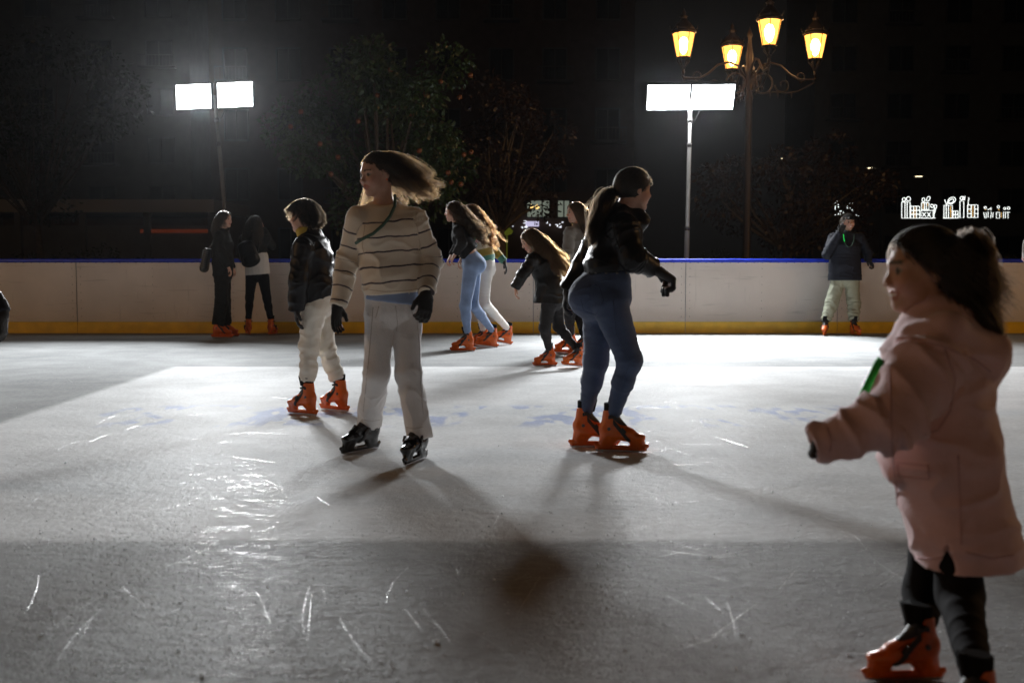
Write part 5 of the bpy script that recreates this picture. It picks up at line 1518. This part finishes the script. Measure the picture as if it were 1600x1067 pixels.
m = MB(); m.box((xs0, .22, at(0, 364, Yt)[2] + .09), (xs1, .29, at(0, 358, Yt)[2] + .09)); m.build("lit_strip", emat("dim_red_strip", (1.0, .16, .03), .045), t)

# ---- lit shop seen through the hedge
Ys = 52.0
def sx(px): return at(px, 350, Ys)[0]
def sz(py): return at(800, py, Ys)[2]
cx = sx(830)
t = thing("shop_front", (cx, Ys, -.09), "lit shop front with pale windows beyond the hedge", "building")
m = MB(); m.box((sx(740) - cx, .1, 0), (sx(960) - cx, 8, sz(300) + .09)); m.build("wall", M['wall_brick'], t)
M['shop_glass'] = emat("lit_shop_window", (.42, .47, .38), .34); M['shop_white'] = emat("lit_shelf_light", (.9, .93, 1.0), 1.1)
for (a, b) in ((824, 846), (848, 858), (872, 880), (882, 889)):
    f = MB(); f.box((sx(a) - cx - .05, .02, sz(340) + .04), (sx(b) - cx + .05, .098, sz(313) + .14)); fo = f.build("window", M['frame'], t)
    m = MB(); m.box((sx(a) - cx, -.01, sz(339) + .09), (sx(b) - cx, .018, sz(314) + .09)); m.build("pane", M['shop_glass'], fo)
for px in (830, 839):
    m = MB(); c_ = (sx(px) - cx, -.14, sz(324) + .09); m.lathe([(.01, -.09), (.09, -.05), (.11, 0), (.07, .07), (.01, .09)], 10, c_); m.tube([(c_[0], c_[1], c_[2] + .09), (c_[0], .0, c_[2] + .14)], .01, 5); m.build("wall_lamp", emat("warm_wall_lamp", (1.0, .62, .2), 1.6), t, True)
R = random.Random(9)
for i in range(26):
    px = R.choice([R.uniform(784, 802), R.uniform(814, 824), R.uniform(846, 860), R.uniform(868, 886), R.uniform(770, 780)]); py = R.uniform(345, 357)
    m = MB(); w_ = R.uniform(.03, .11); h_ = R.uniform(.02, .08)
    c_ = np.array([sx(px) - cx, -.05 - R.random() * .2, sz(py) + .09])
    pts = [(c_[0] + w_ * math.cos(a) * R.uniform(.5, 1), c_[1], c_[2] + h_ * math.sin(a) * R.uniform(.5, 1.1)) for a in np.arange(6) * math.pi / 3]
    m.add(pts + [(x, y + .04, z) for x, y, z in pts], [tuple(range(6)), tuple(reversed(range(6, 12)))] + [(k, (k + 1) % 6, (k + 1) % 6 + 6, k + 6) for k in range(6)])
    m.build("display_light", M['shop_white'], t)
m = MB(); m.box((sx(821) - cx, -.12, sz(354) + .09), (sx(842) - cx, .0, sz(346) + .09)); sg = m.build("lightbox_sign", emat("lightbox", (.72, .68, .95), .75), t)
m = MB(); m.box((sx(835) - cx, -.135, sz(352.5) + .09), (sx(836.3) - cx, -.122, sz(347) + .09)); m.box((sx(837.5) - cx, -.135, sz(352) + .09), (sx(840) - cx, -.122, sz(349) + .09)); m.build("sign_marking", pmat("dark_blue_print", (.02, .02, .15), .5), sg)
m = MB(); m.lathe([(.02, 0), (.22, .05), (.28, .2), (.12, .34), (.02, .36)], 10, (sx(792) - cx, -.5, sz(368) + .09)); m.tube([(sx(792) - cx, -.5, 0), (sx(792) - cx, -.5, sz(367) + .09)], .03, 6); m.build("yellow_globe_lamp", emat("dim_yellow_green", (.5, .55, .05), .10), t, True)

# ---- gift-box light figures on the far facade
M['neon'] = emat("white_led_rope", (.95, 1.0, .96), 2.2); M['neon_warm'] = emat("warm_led_rope", (1.0, .55, .16), 1.0)
Yg = 62.0
gp = lambda px, py, o: at(px, py, Yg) - o
def gift(label, lines, warmd=(), r=.015):
    o_ = at(lines[0][0][0], 342, Yg)
    t = thing("gift_box_light", o_, label, "light display", "gift-box rope lights")
    for nm, ls, mt in (("rope_light", lines, M['neon']), ("warm_rope_light", warmd, M['neon_warm'])):
        for l in ls:
            m = MB(); m.tube([gp(x, y, o_) for x, y in l], r, 5); m.build(nm, mt, t)
    xs_ = [p[0] for l in lines for p in l]
    m = MB(); m.box(tuple(gp(min(xs_) - .5, 342.5, o_) + np.array([0, .03, 0])), tuple(gp(max(xs_) + .5, 341, o_) + np.array([0, .09, 0]))); m.build("mounting_rail", M['bolt'], t)
rect = lambda x0, y0, x1, y1: [(x0, y0), (x1, y0), (x1, y1), (x0, y1), (x0, y0)]
def loop(cx_, cy_, rx, ry, tilt=0.0, n=12):
    return [(cx_ + rx * math.cos(a) * math.cos(tilt) - ry * math.sin(a) * math.sin(tilt), cy_ + rx * math.cos(a) * math.sin(tilt) + ry * math.sin(a) * math.cos(tilt)) for a in np.linspace(0, 2 * math.pi, n)]
gift("tall white rope-light gift box with a round bow", [rect(1409, 316, 1422, 341), [(1414, 316), (1414, 341)], [(1417.5, 316), (1417.5, 341)], loop(1412.5, 312, 2.6, 2.8), loop(1419.5, 311, 3.4, 3.2)])
gift("low white rope-light gift box with warm ribbon", [rect(1423, 322.5, 1437, 341), [(1427.5, 322.5), (1427.5, 341)], [(1432, 322.5), (1432, 341)], [(1423, 329), (1437, 329)], [(1423, 335), (1437, 335)]], [[(1429.7, 324), (1429.7, 341)], [(1424.5, 334), (1427, 332)]])
gift("stacked white rope-light gift boxes with crossed pattern", [rect(1440, 317, 1451.5, 327.5), rect(1439, 329, 1458, 341), [(1444.5, 317), (1444.5, 327.5)], [(1447.5, 317), (1447.5, 327.5)], loop(1443, 312.5, 2.4, 3), loop(1450.5, 311, 2.3, 4.2, .5), [(1441, 332), (1447, 339)], [(1447, 332), (1441, 339)], [(1449, 332), (1454, 339)], [(1454, 332), (1449, 339)], loop(1456.5, 322, 2.6, 2.4, .4), loop(1461.5, 323, 2, 3), [(1459.5, 326), (1459.5, 341), (1462, 341)], [(1462, 326), (1460.5, 333)]], [[(1442.5, 318), (1442.5, 327)], [(1449.7, 318), (1449.7, 322)]])
gift("white rope-light gift box with one huge looped bow", [[(1474, 341), (1488, 341), (1488, 321), (1475, 321), (1475, 341)], [(1478.5, 321), (1478.5, 341)], [(1482, 321), (1482, 341)], loop(1487, 313.5, 6.8, 4.6, -.55), loop(1486.5, 314.5, 4.4, 2.6, -.55), [(1479, 320), (1476, 312)], [(1480, 320), (1481, 316)], rect(1489, 330, 1497, 341), [(1489, 335.5), (1497, 335.5)], [(1493, 330), (1493, 341)]], [[(1485.5, 322), (1485.5, 340)], [(1484, 326), (1487, 332)]])
gift("narrow white rope-light gift box like a candle", [rect(1500, 314.5, 1506, 340.5), loop(1503.5, 310, 3.4, 2.6), [(1507, 313), (1508, 306.5)], [(1504, 313), (1505, 307)]])
gift("square white rope-light gift box with warm middle", [rect(1512, 320.5, 1528, 340), [(1513, 313), (1513, 320)], [(1513, 309), (1514.5, 311), (1513, 313)], [(1517.5, 320.5), (1517.5, 340)], [(1523, 320.5), (1523, 340)], [(1512, 327), (1517, 327)], [(1523, 327), (1528, 327)], [(1512, 334), (1517, 334)], [(1523, 334), (1528, 334)]], [[(1520.2, 322), (1520.2, 339)], [(1513.5, 330), (1516, 330)]])
gift("small dim rope-light gift boxes farther along the facade", [[(1537, 332), (1539, 341)], [(1541, 332), (1541, 341)], [(1544, 331), (1544, 340)], [(1549, 331), (1548, 341)], [(1552, 332), (1551, 340)], loop(1539.5, 324.5, 1.8, 1.5), [(1543, 328), (1548, 326)], [(1548.5, 324), (1548.5, 329)]], [[(1539, 327), (1541, 328)]], .012)
gift("last small rope-light gift boxes near the end of the facade", [rect(1557, 332, 1562, 341), [(1568, 331), (1568, 341)], [(1571, 331), (1571, 341)], [(1575, 332), (1575, 341)], [(1573, 332), (1578, 332)], loop(1560, 323.5, 1.8, 2), loop(1570, 326, 1.8, 1.6), loop(1576, 325.5, 2, 2)], [[(1564.5, 332), (1564.5, 340)], [(1559.5, 327), (1562, 329)]], .012)
gift("white rope-light gift boxes shining just above the cap of the boy", [rect(1305, 320, 1310, 336), loop(1307, 317, 2.4, 2.2), [(1310, 330), (1318, 330), (1318, 336)], [(1324, 322), (1324, 332)], loop(1330, 319.5, 2.6, 3.2, .4), [(1327, 324), (1333, 330)], loop(1337, 329, 2.6, 2), loop(1339.5, 337.5, 1.8, 1.8), [(1300, 324), (1302, 332)], [(1313, 331), (1313, 336)]])
# ---- small far street lamps
def far_lamp(label, px, py, Y, ylow, lit=True):
    p = at(px, py, Y); t = thing("street_light", (p[0] + .6, Y, -.09), label, "street lamp", "slim far street lights")
    h = p[2] + .09; m = MB(); m.tube([(0, 0, 0), (0, 0, h - .3), (-.2, 0, h + .02), (-.6, 0, h + .05)], [.07, .05, .04, .03], 7); m.build("pole", M['bolt'], t, True)
    hd = MB(); hd.box((-.95, -.12, h + .0), (-.45, .12, h + .08)); ho = hd.build("lamp_head", M['bolt'], t)
    if lit: m = MB(); m.box((-.9, -.13, h - .035), (-.5, .10, h - .003)); m.build("lens", emat("far_lamp_glow", (1.0, .82, .5), 3.0), ho)
far_lamp("far warm street light left of the gift-box lights", 1363, 262.5, 70, 340)
far_lamp("far warm street light above the gift-box lights", 1438, 275.5, 74, 340)
far_lamp("tiny reddish far street light under the street lantern", 1228, 247.5, 80, 340)

# ---- haze volume added for a glow round the floodlights
hz = MB(); hz.box((-156, -56, -1.1), (156, 156, 34)); ho = hz.mesh("haze")
hm = bpy.data.materials.new("night_haze"); hm.use_nodes = True; hm.node_tree.nodes.clear()
vp = nd(hm.node_tree, "ShaderNodeVolumePrincipled"); vp.inputs["Color"].default_value = (.92, .93, .96, 1); vp.inputs["Density"].default_value = .00007; vp.inputs["Anisotropy"].default_value = .90
oo = nd(hm.node_tree, "ShaderNodeOutputMaterial"); hm.node_tree.links.new(vp.outputs[0], oo.inputs["Volume"])
ho.materials.append(hm); tag(link("haze", ho), "thin haze added over the rink for lamp glow", "haze", kind="stuff")
